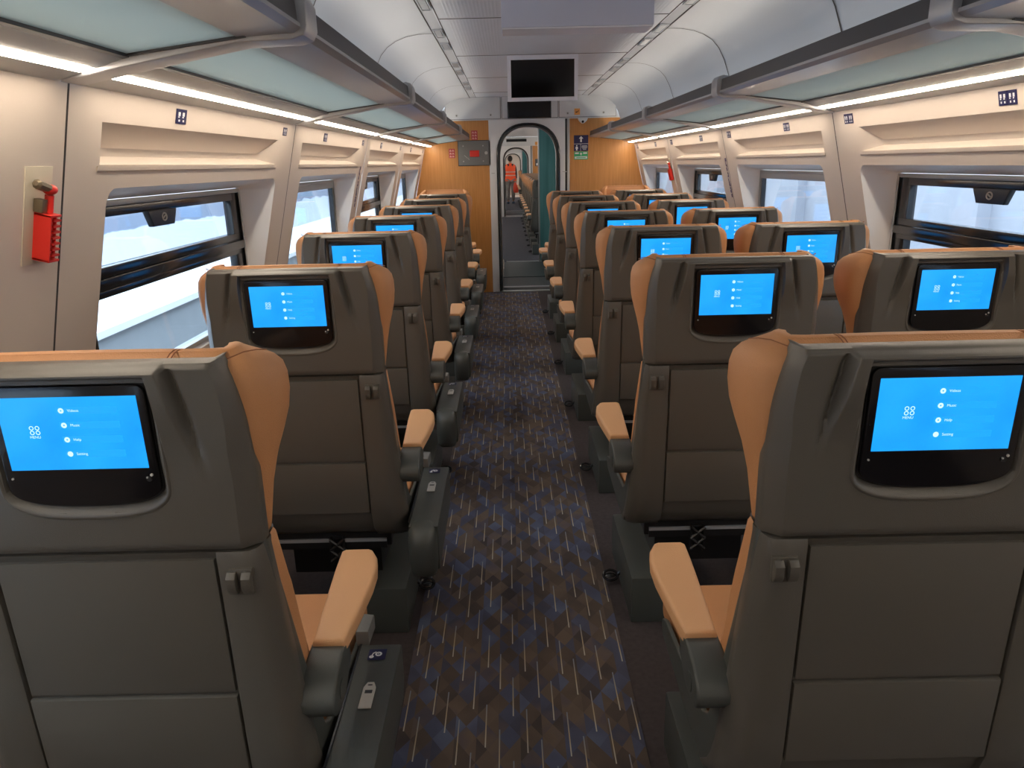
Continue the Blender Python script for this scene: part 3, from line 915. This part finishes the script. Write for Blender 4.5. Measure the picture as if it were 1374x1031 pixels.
# vertical lettering on pillars
def glyph_column(sd, y, side):
    mb = MB().use(M['purple'])
    u = .011
    strokes = [[(0, 0), (2, 0), (2, -1), (0, -1), (0, -2)], [(0, -3), (0, -4), (1.6, -4), (1.6, -5)], [(0, -6), (1, -6), (1, -7), (0, -7)], [(.6, -9), (1.6, -9), (1.6, -11), (.2, -11)],
               [(0, -13), (0, -15), (.6, -15)], [(1.6, -16), (0, -16), (0, -17), (1.8, -17)], [(0, -18.5), (1.8, -18.5), (1.8, -20), (0, -20), (0, -21), (1.8, -21)], [(1.2, -22.5), (2, -22.5), (2, -24), (.5, -24), (.5, -23)]]
    for st in strokes:
        for (a, b), (c, d) in zip(st, st[1:]):
            x0, x1 = sorted((a*u, c*u)); y0_, y1_ = sorted((b*u, d*u))
            mb.box(x0-.0045, x1+.0045, y0_-.0045, y1_+.0045, 0, .001)
    o = mb.build('wall_lettering', smooth=False)
    o.matrix_world = on_wall(sd, y, 1.50, -.0012)
    tag(o, 'column of purple angular lettering down the %s wall pillar between the second and third windows' % side, 'lettering')
glyph_column(1, 5.43, 'right'); glyph_column(-1, 5.27, 'left')

def hammer(sd, y, lab):
    o = empty('emergency_hammer'); tag(o, lab, 'emergency hammer')
    o.matrix_world = on_wall(sd, y, 1.402, 0) @ Matrix.Scale(.88, 4)
    mb = MB().use(M['plate']); mb.box(-.055, .055, -.105, .135, .000, .003, .001); mb.build('back_plate', None, o)
    mb = MB().use(M['red'])
    # holder cage: back, sides and rungs
    mb.box(-.016, .028, -.092, -.086, .003, .045, .001); mb.box(-.016, .028, .020, .026, .003, .045, .001)
    mb.box(-.016, -.012, -.09, .024, .003, .045); mb.box(-.014, .028, -.09, .024, .003, .008)
    for j in range(7): mb.box(-.004, .028, -.078+j*.0145, -.073+j*.0145, .034, .045)
    mb.box(.024, .028, -.09, .024, .003, .034)
    mb.build('holder', None, o)
    mb = MB().use(M['red'])
    mb.tube([(.012, -.08, .022), (.012, .07, .022)], .0105, 12); mb.ellip((.014, .083, .022), (.024, .013, .014), nu=16, nv=8)
    mb.build('handle', None, o)
    mb = MB().use(M['brass']); mb.tube([(.012, .085, .022), (-.02, .093, .022), (-.040, .098, .022), (-.046, .1, .022)], [.011, .012, .012, .006], 8)
    mb.box(-.022, .0, .028, .060, .004, .026, .002); mb.build('hammer_head', None, o)
    return o
hammer(-1, 1.655, 'red emergency hammer in its holder on the cream plate, left wall near the camera')
hammer(1, 7.27, 'red emergency hammer on the right wall pillar far down the coach')

# ------------------------------------------------------------------ end wall of this coach
def end_wall(y, tagk, detail=True, nm='wall_end'):
    mb = MB().use(M['wood'])
    # wood pieces follow the side walls
    for sd in (-1, 1):
        xi = -.21 if sd < 0 else .725
        pts = [(xi, 0), (xi, 1.985), (XC+sd*1.12, 1.985), (XC+sd*1.21, 1.71), (XC+sd*1.425, .84), (XC+sd*1.425, 0)]
        mb.prism(pts, y, y+.04, 'y')
    tag(mb.build(nm, None, None), kind='structure')
end_wall(YE, 0)
mb = MB().use(M['cab']); mb.box(XC-1.42, XC+1.42, YE+.021, YE+.039, 1.986, 2.30); tag(mb.build('wall_header', smooth=False), kind='structure')
# grey cabinets above
cab = empty('overhead_cabinet', (XC, YE-.02, 1.985)); tag(cab, 'pale grey overhead equipment cabinet spanning the end wall above the door', 'cabinet')
mb = MB().use(M['cab']); mb.prism([(sd_*x_, z_-1.985) for sd_, q_ in ((1, 1), (-1, -1)) for x_, z_ in [(1.035, 1.985), (1.008, 2.05), (.97, 2.115), (.93, 2.158), (.88, 2.188), (.82, 2.21), (.75, 2.222), (.60, 2.230)][::q_]], 0, .02, 'y'); mb.build('cabinet_body', None, cab, smooth=False)
def cab_door(x0, x1, nm):
    mb = MB().use(M['groove']); mb.box(x0-.004, x1+.004, -.004, .0, .012, .252)
    mb.build('door_gap', None, cab)
    mb = MB().use(M['cab']); mb.box(x0, x1, -.012, -.003, .016, .248, .002); return mb.build(nm, None, cab)
d1 = cab_door(-.955, -.33, 'cabinet_door'); d2 = cab_door(-.31, .325, 'centre_panel'); d3 = cab_door(.345, .99, 'cabinet_door')
for d, xs in ((d1, (-.83, -.44)), (d3, (.44, .85))):
    for x in xs:
        mb = MB().use(M['steel']); mb.tube([(x, -.012, .055), (x, -.016, .055)], .014, 14); mb.use(M['rubber']).tube([(x, -.016, .055), (x, -.017, .055)], .006, 8); mb.build('lock', None, d)
mb = MB().use(M['white'])
o = MB().use(M['orange']); o.box(-.032, .032, -.001, .001, -.034, .034); o.use(M['rubber']); o.box(-.018, .010, -.002, 0, -.006, .001); o.prism([(-.018, -.012), (.018, .014), (.022, .010), (-.014, -.016)], -.0022, 0, 'y')
o = o.build('no_smoking_sign', smooth=False, loc=(.808, YE-.0335, 2.055)); tag(o, 'small orange square no smoking sticker on the grey cabinet', 'sign')
# information display
ds = empty('information_display', (.262, YE-.034, 2.085)); tag(ds, 'dark rectangular information display on the cabinet above the doorway', 'display')
mb = MB().use(M['rubber']); mb.box(-.25, .25, -.02, .0, -.092, .092, .005); mb.build('display_case', None, ds)
mb = MB().use(M['tvoff']); mb.box(-.235, .235, -.022, -.019, -.078, .078); mb.build('display_panel', None, ds)
# door frame with arch
def arch_outline(w0, w1, top, r, n=14):
    pts = [(w0, 0)]
    cx = (w0+w1)/2; 
    R_ = (w1-w0)/2
    e = 2.35
    for i in range(n*2+1):
        t = PI-PI*i/(n*2)
        c, s_ = math.cos(t), math.sin(t)
        pts.append((cx+R_*math.copysign(abs(c)**(2/e), c), top-r+r*abs(s_)**(2/e)))
    pts.append((w1, 0)); return pts
def door_frame(y, nm, depth=.09):
    d = empty(nm, (0, y, 0), kind='structure')
    ol = arch_outline(-.128, .612, 1.948, .38)
    mb = MB().use(M['white'])
    outer = [(-.21, 0), (-.21, 1.985), (.672, 1.985), (.672, 0)]
    poly = outer + ol[::-1]
    for yy in (-.012, .03):
        tris = tessellate_polygon([[Vector((*p, 0)) for p in poly]])
        mb.add([(p[0], yy, p[1]) for p in poly], tris)
    mb.loft([[(p[0], -.012, p[1]) for p in poly], [(p[0], .03, p[1]) for p in poly]], True, (False, False))
    mb.build('door_surround', None, d, smooth=False)
    mb = MB().use(M['rubber'])
    rows = []
    for g, yy in ((0, -.016), (0, -.030), (-.014, -.034), (-.026, -.020), (-.026, .06)):
        il = arch_outline(-.128-g, .612+g, 1.948+g, .38+g*.8)
        rows.append([(p[0], yy, p[1]) for p in il])
    mb.loft(rows, closed=False); mb.build('door_seal', None, d, ang=50)
    mb = MB().use(M['steel'])
    rows = []
    for g, yy in ((-.026, .02), (-.044, .01), (-.046, .09)):
        il = arch_outline(-.128-g, .612+g, 1.948+g, .38+g*.8)
        rows.append([(p[0], yy, p[1]) for p in il])
    mb.loft(rows, closed=False); mb.build('inner_ring', None, d, ang=50)
    mb = MB().use(M['steel']); mb.box(.695, .722, -.03, .02, 0, 1.985, .004); mb.use(M['rubber']).box(.673, .695, -.004, .03, 0, 1.985)
    mb.build('door_post', None, d)
    mb = MB().use(M['steel']); mb.box(.640, .690, -.022, -.010, 1.395, 1.402); mb.box(-.19, -.152, -.022, -.010, 1.395, 1.402); mb.build('door_clip', None, d)
    return d
door_frame(YE, 'door_1')

# alarm panel and stickers on the wood
al = empty('alarm_panel', (-.380, YE, 1.628)); tag(al, 'grey metal alarm panel with red pull handle on the left wood wall', 'alarm panel')
mb = MB().use(M['rubber']); mb.box(-.193, .193, -.004, 0, -.142, .142); mb.use(M['alarmgrey']).box(-.187, .187, -.012, -.003, -.136, .136, .003)
mb.build('panel_plate', None, al)
mb = MB().use(M['red']); mb.box(-.055, .055, -.030, -.012, -.040, .030, .006, 3); mb.build('pull_handle', None, al)
mb = MB().use(M['steel'])
mb.tube([(-.12, -.018, -.02), (-.06, -.020, -.07)], .006, 8)
for x, z in ((-.13, .08), (.10, .08), (-.13, -.09), (.10, -.09)): mb.tube([(x, -.012, z), (x, -.016, z)], .008, 10)
mb.tube([(.135, -.012, 0), (.135, -.020, 0)], .018, 14)
mb.build('fitting', None, al)
def red_sticker(x, z, lab):
    mb = MB().use(M['redsign']); mb.box(-.036, .036, -.002, .001, -.052, .052)
    mb.use(M['pink'])
    for j in range(3):
        for i in range(2): mb.box(-.028+i*.03, -.004+i*.03, -.003, -.0018, -.042+j*.032, -.034+j*.032); mb.box(-.024+i*.03, -.010+i*.03, -.003, -.0018, -.030+j*.032, -.024+j*.032)
    o = mb.build('red_notice', smooth=False, loc=(x, YE, z)); tag(o, lab, 'notice')
red_sticker(-.643, 1.63, 'small red and white notice on the wood, left of the alarm panel')
red_sticker(-.375, 1.825, 'small red and white notice above the alarm panel')
sg = empty('direction_sign', (.857, YE, 1.712)); tag(sg, 'navy direction sign with white up arrow on the right wood wall', 'sign')
mb = MB().use(M['navy']); mb.box(-.083, .083, -.003, 0, -.088, .088)
mb.build('sign_plate', None, sg, smooth=False)
mb = MB().use(M['white'])
mb.box(-.084, .084, -.004, -.0028, -.010, -.006); mb.box(-.006, -.003, -.004, -.0028, -.085, -.010)
mb.box(-.009, .009, -.004, -.0028, .012, .055); mb.prism([(-.026, .050), (.026, .050), (0, .078)], -.004, -.0028, 'y')
# person & luggage pictogram, small text
mb.tube([(-.050, -.003, -.028), (-.050, -.0045, -.028)], .008, 12); mb.prism([(-.062, -.040), (-.038, -.040), (-.034, -.060), (-.044, -.062), (-.040, -.080), (-.060, -.080), (-.056, -.062), (-.066, -.060)], -.004, -.0028, 'y')
mb.box(.010, .070, -.004, -.0028, -.034, -.028); mb.box(.006, .074, -.004, -.0028, -.046, -.041); mb.box(.014, .066, -.004, -.0028, -.060, -.055); mb.box(.022, .060, -.004, -.0028, -.072, -.068)
mb.build('sign_print', None, sg, smooth=False)
gs = empty('exit_sign', (.857, YE, 1.575)); tag(gs, 'green and white emergency exit sign under the navy arrow sign', 'sign')
mb = MB().use(M['green']); mb.box(-.080, .080, -.003, 0, -.045, .045); mb.build('sign_plate', None, gs, smooth=False)
mb = MB().use(M['white']); mb.box(-.07, -.025, -.004, -.0028, .018, .034); mb.box(.025, .07, -.004, -.0028, .018, .034); mb.box(-.006, .006, -.004, -.0028, .002, .022); mb.prism([(-.016, .018), (.016, .018), (0, .034)], -.004, -.0028, 'y')
mb.box(-.072, .072, -.004, -.0028, -.036, -.010); mb.use(M['green']); mb.box(-.055, .055, -.005, -.004, -.028, -.020)
mb.build('sign_print', None, gs, smooth=False)
cc = empty('security_camera', (.872, YE-.06, 1.955)); tag(cc, 'white dome security camera below the cabinet right of the door', 'security camera')
mb = MB().use(M['white']); mb.prism([(-.055, .028), (.055, .028), (.045, .0), (.010, -.030), (-.010, -.030), (-.045, .0)], -.03, .055, 'y', bev=.006); mb.build('camera_body', None, cc)
mb = MB().use(M['black']); mb.ellip((-.004, -.03, -.012), (.014, .014, .014), nu=14, nv=8); mb.build('lens', None, cc)

# monitors on the ceiling
def tv(y, front, lab):
    t = empty('ceiling_monitor', (XC+.005, y, CZ)); tag(t, lab, 'monitor')
    if front:
        mb = MB().use(M['tvcase'])
        mb.prism([(.03, .001), (.12, .001), (.10, -.22), (.03, -.29), (.018, -.29)], -.24, .24, 'x', bev=.004)
        mb.build('monitor_body', None, t)
        mb = MB().use(M['tvrim'])
        mb.prism([(.0, .001), (.028, .001), (.032, -.301), (.006, -.306)], -.252, .252, 'x', bev=.003); mb.build('monitor_bezel', None, t)
        mb = MB().use(M['tvoff'])
        mb.prism([(-.002, -.030), (.003, -.030), (.009, -.280), (.003, -.280)], -.226, .226, 'x'); mb.build('monitor_screen', None, t, smooth=False)
    else:
        mb = MB().use(M['tvcase'])
        mb.prism([(.0, .001), (.13, .001), (.13, -.262), (.0, -.262)], -.276, .276, 'x', bev=.003); mb.build('monitor_body', None, t)
        mb = MB().use(M['tvrim'])
        mb.prism([(.003, -.268), (.150, -.268), (.165, .001), (.131, .001), (.131, -.2625), (.003, -.2625)], -.273, .273, 'x', bev=.002); mb.build('monitor_bezel', None, t)
        mb = MB().use(M['tvoff']); mb.prism([(.158, -.24), (.160, -.24), (.170, -.02), (.168, -.02)], -.25, .25, 'x'); mb.build('monitor_screen', None, t)
    return t
tv(2.95, False, 'blue-grey monitor case under the ceiling nearest the camera, seen from its back')
tv(5.72, True, 'ceiling monitor with black switched-off screen and pale frame above the aisle')

# ------------------------------------------------------------------ rear of this coach (behind the camera)
mb = MB().use(M['wall']); mb.box(XC-1.42, XC+1.42, -1.96, -1.9, 0, 2.26); tag(mb.build('wall_back', smooth=False), kind='structure')

# ------------------------------------------------------------------ seats
P = 1.03
seatL = seat_parts(1, 'single'); seatR = seat_parts(-1, 'aisle'); seatW = seat_parts(-1, 'window'); seatB = seat_parts(1, 'aisle')
ordn = ['nearest the camera', 'second from the camera', 'third from the camera', 'fourth from the camera', 'fifth from the camera', 'sixth from the camera', 'seventh from the camera']
def put(proto, used, x, y, rz, lab, grp):
    o = proto if not used else dup(proto)
    o.location = (x, y, 0); o.rotation_euler = (0, 0, rz)
    tag(o, lab, 'seat', grp); return o
for i in range(7):
    put(seatL, i, (-.640, -.610, -.624, -.618, -.618, -.618, -.618)[i], 1.02+P*i-(.03 if i == 1 else 0), 0, 'single train seat with side console in the left row, %s' % ordn[i], 'single seats along the left windows')
for i in range(7):
    put(seatR, i, (.627, .627, .640, .635, .635, .635, .635)[i], 1.02+P*i, 0, 'tan and grey seat just right of the aisle, %s' % ordn[i], 'aisle seats right of the aisle')
for i in range(1, 7):
    put(seatW, i-1, 1.236, 1.02+P*i, 0, 'tan and grey seat beside the right windows, %s' % ['', 'first of the six', 'second of the six', 'third of the six', 'fourth of the six', 'fifth of the six', 'last before the end wall'][i], 'window seats along the right wall')
put(seatR, 1, -.700, 8.58, PI, 'train seat facing the camera at the left end wall', 'seats facing back')
put(seatB, 0, .725, 8.62, PI, 'train seat facing the camera beside the doorway, right of the aisle', 'seats facing back').scale = (1, 1, .965)
put(seatW, 1, 1.300, 8.62, PI, 'train seat facing the camera at the right end wall', 'seats facing back')

# ------------------------------------------------------------------ gangway and the coaches beyond
def gangway(y0, y1, k):
    """vestibule between y0 and y1"""
    mb = MB().use(M['darkfloor']); mb.box(-1.1, 1.6, y0+.03, y1, -.06, -.002)
    tag(mb.build('floor', smooth=False), kind='structure')
    mb = MB().use(M['steel']); mb.box(-.18, .66, y0-.035, y0+.06, .0, .010, .002); mb.use(M['alu']).box(-.05, .70, y1-.03, y1+.03, -.001, .012, .002)
    mb.use(M['rackframe']).box(-.14, .66, y0+.16, y0+.24, -.002, .030, .006)
    mb.use(M['tealfloor']).box(-.14, .66, y0+1.2, y1-.03, -.002, .006)
    tag(mb.build('trim_%d' % (2+k), smooth=False), kind='structure')
    mb = MB().use(M['white']); mb.box(-.30, -.112, y0+.03, y1, -.002, 2.2)
    mb.use(M['rubber']); mb.tube([(-.106, y0+.08, 1.0), (-.104, y0+.12, .70), (-.096, y0+.42, .0)], .014, 8); mb.box(-.112, -.085, y0+.42, y1, 0, .05)
    tag(mb.build('wall_gangway_left', smooth=False), kind='structure')
    mb = MB().use(M['white']); mb.box(1.1, 1.2, y0+.03, y1, -.002, 2.2); tag(mb.build('wall_gangway_right', smooth=False), kind='structure')
    mb = MB().use(M['ceil']); mb.box(-.30, 1.2, y0+.03, y1, 2.14, 2.2); tag(mb.build('ceiling', smooth=False), kind='structure')
    mb = MB().use(M['fill_lamp']); mb.box(.1, .4, y0+1.2, y0+1.5, 2.125, 2.141)  # added light source to brighten the gangway
    tag(mb.build('added_fill_light', smooth=False), 'added flat square fill light in the %s gangway' % ('nearest' if k == 1 else 'farther'), 'fill_lamp')
    g = empty('glass_partition', (.475, y1-.06, 0)); tag(g, 'teal glass sliding door standing open at the right of the %s gangway' % ('nearest' if k == 1 else 'farther'), 'glass door')
    mb = MB().use(M['teal']); mb.box(.012, .60, -.006, .006, .02, 2.13); mb.build('glass_pane', None, g)
    mb = MB().use(M['steel']); mb.box(-.012, .012, -.014, .014, .0, 2.14, .003); mb.build('door_edge', None, g)
    mb = MB().use(M['plastic_side']); mb.box(.36, .41, -.018, -.006, .95, 1.13, .008, 3); mb.build('door_handle', None, g)
def far_coach(y0, y1, k):
    mb = MB().use(M['carpet2']); mb.box(-1.15, 1.67, y0, y1, -.06, -.001); tag(mb.build('floor', smooth=False), kind='structure')
    mb = MB().use(M['wall'])
    mb.box(-1.20, -1.15, y0, y1, 0, 2.2); tag(mb.build('wall_left_far', smooth=False), kind='structure')
    mb = MB().use(M['wall']); mb.box(1.67, 1.72, y0, y1, 0, 2.2); tag(mb.build('wall_right_far', smooth=False), kind='structure')
    mb = MB().use(M['ceil']); mb.box(-1.15, 1.67, y0, y1, CZ, CZ+.03); tag(mb.build('ceiling', smooth=False), kind='structure')
    for sd in (-1, 1):
        mb = MB().use(M['farstrip']); mb.box(*sorted((XC+sd*1.36, XC+sd*1.412)), y0+.3, y1-.3, 1.70, 1.73)
        tag(mb.build('strip_light', smooth=False), 'warm strip light along the %s wall of the %s coach beyond' % ('left' if sd < 0 else 'right', 'first' if k == 1 else 'second'), 'strip light')
    # front wall round the vestibule opening of that coach
    mb = MB().use(M['cab']); mb.box(-1.15, -.30, y0, y0+.04, 0, CZ); mb.box(-.30, 1.1, y0, y0+.04, 2.14, CZ)
    tag(mb.build('wall_front_far', smooth=False), kind='structure')
Y2, Y3 = 22.45, 35.8
gangway(YE, 11.92, 1); far_coach(11.92, Y2, 1)
end_wall(Y2, 0, nm='wall_end_far'); door_frame(Y2, 'door_2')
mb = MB().use(M['cab']); mb.box(-1.14+XC, 1.14+XC, Y2-.03, Y2-.0, 1.985, CZ-.002)
tag(mb.build('overhead_cabinet', smooth=False), 'pale grey cabinet above the second doorway in the next coach', 'cabinet')
mb = MB().use(M['rubber']); mb.box(-.02, .56, Y2-.05, Y2-.028, 2.10, 2.175, .004); mb.use(M['tvoff']).box(-.01, .55, Y2-.052, Y2-.049, 2.108, 2.167)
tag(mb.build('information_display', smooth=False), 'dark display strip above the second doorway', 'display')
o = MB().use(M['rubber']); o.box(.80, .90, Y2-.004, Y2+.001, 1.42, 1.62); o.use(M['white']).box(.83, .87, Y2-.006, Y2-.003, 1.44, 1.50)
tag(o.build('notice', smooth=False), 'dark notice with white spot on the wood beside the second doorway', 'notice')
o = MB().use(M['orange']); o.box(.80, .90, Y2-.034, Y2-.03, 2.0, 2.09)
tag(o.build('no_smoking_sign', smooth=False), 'tiny orange sticker on the cabinet in the next coach', 'sign')
gangway(Y2, 25.3, 2); far_coach(25.3, Y3, 2)
end_wall(Y3, 0, nm='wall_end_last'); door_frame(Y3, 'door_3')
mb = MB().use(M['wall']); mb.box(-1., 1.5, 38.5, 38.55, 0, 2.2); mb.box(-.3, -.25, Y3+.05, 38.5, 0, 2.2); mb.box(1.1, 1.15, Y3+.05, 38.5, 0, 2.2); mb.box(-.3, 1.15, Y3+.05, 38.5, 2.16, 2.2); mb.box(-.3, 1.15, Y3+.05, 38.5, -.05, 0)
tag(mb.build('wall_far_end', smooth=False), kind='structure')
mb = MB().use(M['fill_lamp']); mb.box(.0, .5, Y3+.8, Y3+1.3, 2.14, 2.155)  # light source added behind the last doorway for brightness
tag(mb.build('added_fill_light', smooth=False), 'added fill light beyond the farthest doorway', 'fill_lamp')
mb = MB().use(M['cab']); mb.box(-1.14+XC, 1.14+XC, Y3-.03, Y3-.0, 1.985, CZ)
tag(mb.build('overhead_cabinet', smooth=False), 'pale grey cabinet above the farthest doorway', 'cabinet')
for i in range(9):
    put(seatR, 1, .64, 12.70+P*i, 0, 'dark-backed seat with tan headrest seen through the doorway, in the next coach', 'seats in the next coach')
for i in range(6):
    put(seatR, 1, .70, 26.2+P*i, 0, 'tiny distant seat right of the worker in the coach after next', 'seats in the farthest coach')

# ------------------------------------------------------------------ the worker
def skin_body(name, bones, m, parent=None, sub=2):
    """bones: list of chains [(pos, radius)...], chains may start from a previous vertex (same position)"""
    vs, es, rad = [], [], []
    def vid(p, r):
        for i, q in enumerate(vs):
            if (Vector(q)-Vector(p)).length < 1e-5: return i
        vs.append(p); rad.append(r); return len(vs)-1
    for ch in bones:
        pr = None
        for p, r in ch:
            i = vid(p, r)
            if pr is not None: es.append((pr, i))
            pr = i
    me = bpy.data.meshes.new(name); me.from_pydata(vs, es, [])
    o = bpy.data.objects.new(name, me); COL.objects.link(o)
    sk = o.modifiers.new('s', 'SKIN'); sk.use_smooth_shade = True
    if not me.skin_vertices: 
        bpy.context.view_layer.objects.active = o
    layer = me.skin_vertices[0] if me.skin_vertices else me.attributes
    for i, r in enumerate(rad):
        d = me.skin_vertices[0].data[i]; d.radius = (r, r) if not isinstance(r, tuple) else r
        d.use_root = (i == 0)
    su = o.modifiers.new('u', 'SUBSURF'); su.levels = sub; su.render_levels = sub
    dg = bpy.context.evaluated_depsgraph_get()
    nm = bpy.data.meshes.new_from_object(o.evaluated_get(dg)); nm.name = name
    nm.materials.clear(); nm.materials.append(m)
    bpy.data.objects.remove(o)
    o = bpy.data.objects.new(name, nm); COL.objects.link(o)
    nm.shade_smooth()
    if parent: o.parent = parent
    return o
W = empty('person', (.10, 30.0, 0)); tag(W, 'person walking away in orange high-visibility vest and grey trousers, seen through the doorway', 'person')
def fingers(wx, wy, wz, sg):
    out = []
    for k in range(4):
        fx = wx+sg*.004; fy = wy+.030-.020*k
        L = (.062, .070, .068, .052)[k]
        out.append([((wx, wy, wz), .024), ((fx, fy, wz-.055), .010), ((fx-sg*.006, fy, wz-.055-L*.5), .0088), ((fx-sg*.016, fy, wz-.055-L), .0075)])
    out.append([((wx, wy, wz), .024), ((wx-sg*.012, wy+.036, wz-.035), .010), ((wx-sg*.018, wy+.048, wz-.072), .008)])
    return out
pel = (0, 0, .97)
bones = [[(pel, (.15, .10)), ((0, 0, 1.12), (.14, .10)), ((0, -.01, 1.32), (.17, .105)), ((0, 0, 1.44), (.10, .08)), ((0, .01, 1.52), .052), ((0, .015, 1.60), .062), ((0, .02, 1.68), (.078, .095)), ((0, .02, 1.755), .06)]]
for sg in (-1, 1):
    bones.append([((0, 0, 1.44), (.10, .08)), ((sg*.175, 0, 1.41), .062), ((sg*.215, -.02, 1.14), .044), ((sg*.225, .03, .90), .030)])
    bones += [[(((sg*.225, .03, .90)), .030), ((sg*.227, .035, .86), .026)]] + [[((sg*.227, .035, .86), .026)] + c[1:] for c in fingers(sg*.227, .035, .86, sg)]
    bones.append([(pel, (.15, .10)), ((sg*.09, 0, .88), .092), ((sg*.10, .02 if sg < 0 else -.03, .50), .062), ((sg*.10, -.02 if sg < 0 else .06, .10), .042), ((sg*.105, .06 if sg < 0 else .14, .045), .042), ((sg*.11, .14 if sg < 0 else .20, .035), .032)])
skin_body('body', bones, M['skin'], W)
# hair, ears/face stay on the body; clothing as children
hr = MB().use(M['hair']); hr.ellip((0, .0, 1.69), (.096, .115, .115), nu=20, nv=12); hr.build('hair', None, W)
skin_body('shirt_sleeves', [[((0, 0, 1.42), (.11, .09)), ((sg*.177, 0, 1.41), .070), ((sg*.215, -.02, 1.14), .054), ((sg*.223, .022, .94), .042)] for sg in (-1, 1)], M['sleeve'], W)
rows = []
for z, rx, ry in ((.86, .225, .150), (.95, .22, .145), (1.10, .208, .14), (1.28, .222, .14), (1.40, .228, .125), (1.46, .185, .10), (1.51, .085, .075)):
    rows.append([(rx*math.cos(t), ry*math.sin(t), z) for t in [2*PI*i/28 for i in range(28)]])
vest = MB().use(M['vest']).loft(rows).build('vest', None, W, ang=60)
mb = MB().use(M['vestband'])
for z0, rx in ((1.05, .214), (1.18, .218)):
    mb.loft([[(rx*math.cos(t), (rx-.070)*math.sin(t), z) for t in [2*PI*i/28 for i in range(28)]] for z in (z0, z0+.035)], True, (False, False))
mb.build('reflective_band', None, vest)
skin_body('trousers', [[((0, 0, .97), (.158, .115)), ((sg*.09, 0, .88), .112), ((sg*.10, .02 if sg < 0 else -.03, .50), .085), ((sg*.10, -.02 if sg < 0 else .06, .12), .070)] for sg in (-1, 1)], M['trouser'], W)
for sg in (-1, 1):
    MB().use(M['shoe']).box(sg*.105-.05, sg*.105+.05, -.08 if sg < 0 else 0, .20 if sg < 0 else .27, 0, .085, .03, 4).build('shoe', None, W)
W.rotation_euler = (0, 0, .08)
bag = empty('red_bag', (.31, 29.78, .42)); tag(bag, 'red cloth bag hanging from the right hand of the person in the vest', 'bag')
rows = []
for z, rx, ry in ((0, .07, .05), (.08, .10, .07), (.22, .09, .06), (.34, .05, .03), (.40, .02, .015)):
    rows.append([(rx*math.cos(t)-.03*z/.4*1.2, ry*math.sin(t), z) for t in [2*PI*i/18 for i in range(18)]])
MB().use(M['redbag']).loft(rows).build('bag_body', None, bag, ang=60)

# ------------------------------------------------------------------ outside
mb = MB().use(M['gravel'])
rows = [[(x, y, z) for x, z in ((-3.25, -.50), (-2.9, -.52), (-2.2, -.78), (-1.6, -.85), (5.0, -.85))] for y in (-12, 45)]
mb.loft(rows, closed=False); tag(mb.build('track_ballast'), 'pale crushed stone ballast beside the train', 'ballast', kind='stuff')
mb = MB().use(M['concrete']); mb.box(-3.7, -3.3, -12, 45, -.49, .24); mb.use(M['outwhite']).box(-4.6, -3.24, -12, 45, .24, .30)
tag(mb.build('platform_edge', smooth=False), 'grey concrete platform with a white edge outside the left windows', 'platform')
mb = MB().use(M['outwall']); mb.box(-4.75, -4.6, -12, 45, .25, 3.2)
tag(mb.build('outer_wall', smooth=False), 'pale lavender wall with a wavy darker band outside the left windows', 'wall')
mb = MB().use(M['outwall2']); mb.box(5.2, 5.35, -12, 45, -.9, 3.4)
for i in range(20): mb.box(5.05, 5.2, -10+2.6*i, -9.8+2.6*i, -.9, 3.4)
tag(mb.build('outer_wall', smooth=False), 'pale grey wall with narrow piers outside the right windows', 'wall')

# ------------------------------------------------------------------ world, camera, exposure
w = bpy.data.worlds.new('w'); SC.world = w; w.use_nodes = True
bg = w.node_tree.nodes['Background']; bg.inputs[0].default_value = (.80, .90, 1., 1); bg.inputs[1].default_value = 2.1
R = Matrix(((9.99742360e-01, 2.26873279e-02, 7.05651239e-04), (-5.75393992e-03, 2.83381541e-01, -9.58989987e-01), (-2.19568888e-02, 9.58738853e-01, 2.83439072e-01)))
cd = bpy.data.cameras.new('camera'); co = bpy.data.objects.new('camera', cd); COL.objects.link(co)
# columns of R are the camera axes in world space; world y forward is -z of the camera
co.matrix_world = Matrix.Translation((0, 0, 1.5)) @ R.to_4x4()
cd.sensor_width = 36; cd.lens = 1000/1374*36; cd.clip_start = .02; cd.clip_end = 200
SC.camera = co
SC.view_settings.view_transform = 'Standard'; SC.view_settings.look = 'None'; SC.view_settings.gamma = 1
SC.view_settings.use_curve_mapping = False; SC.view_settings.exposure = 1.45
SC.cycles.use_denoising = True
SC.cycles.max_bounces = 8; SC.cycles.diffuse_bounces = 5; SC.cycles.glossy_bounces = 3; SC.cycles.transparent_max_bounces = 12
SC.cycles.sample_clamp_indirect = 6
SC.cycles.use_light_tree = True
bpy.context.view_layer.update()
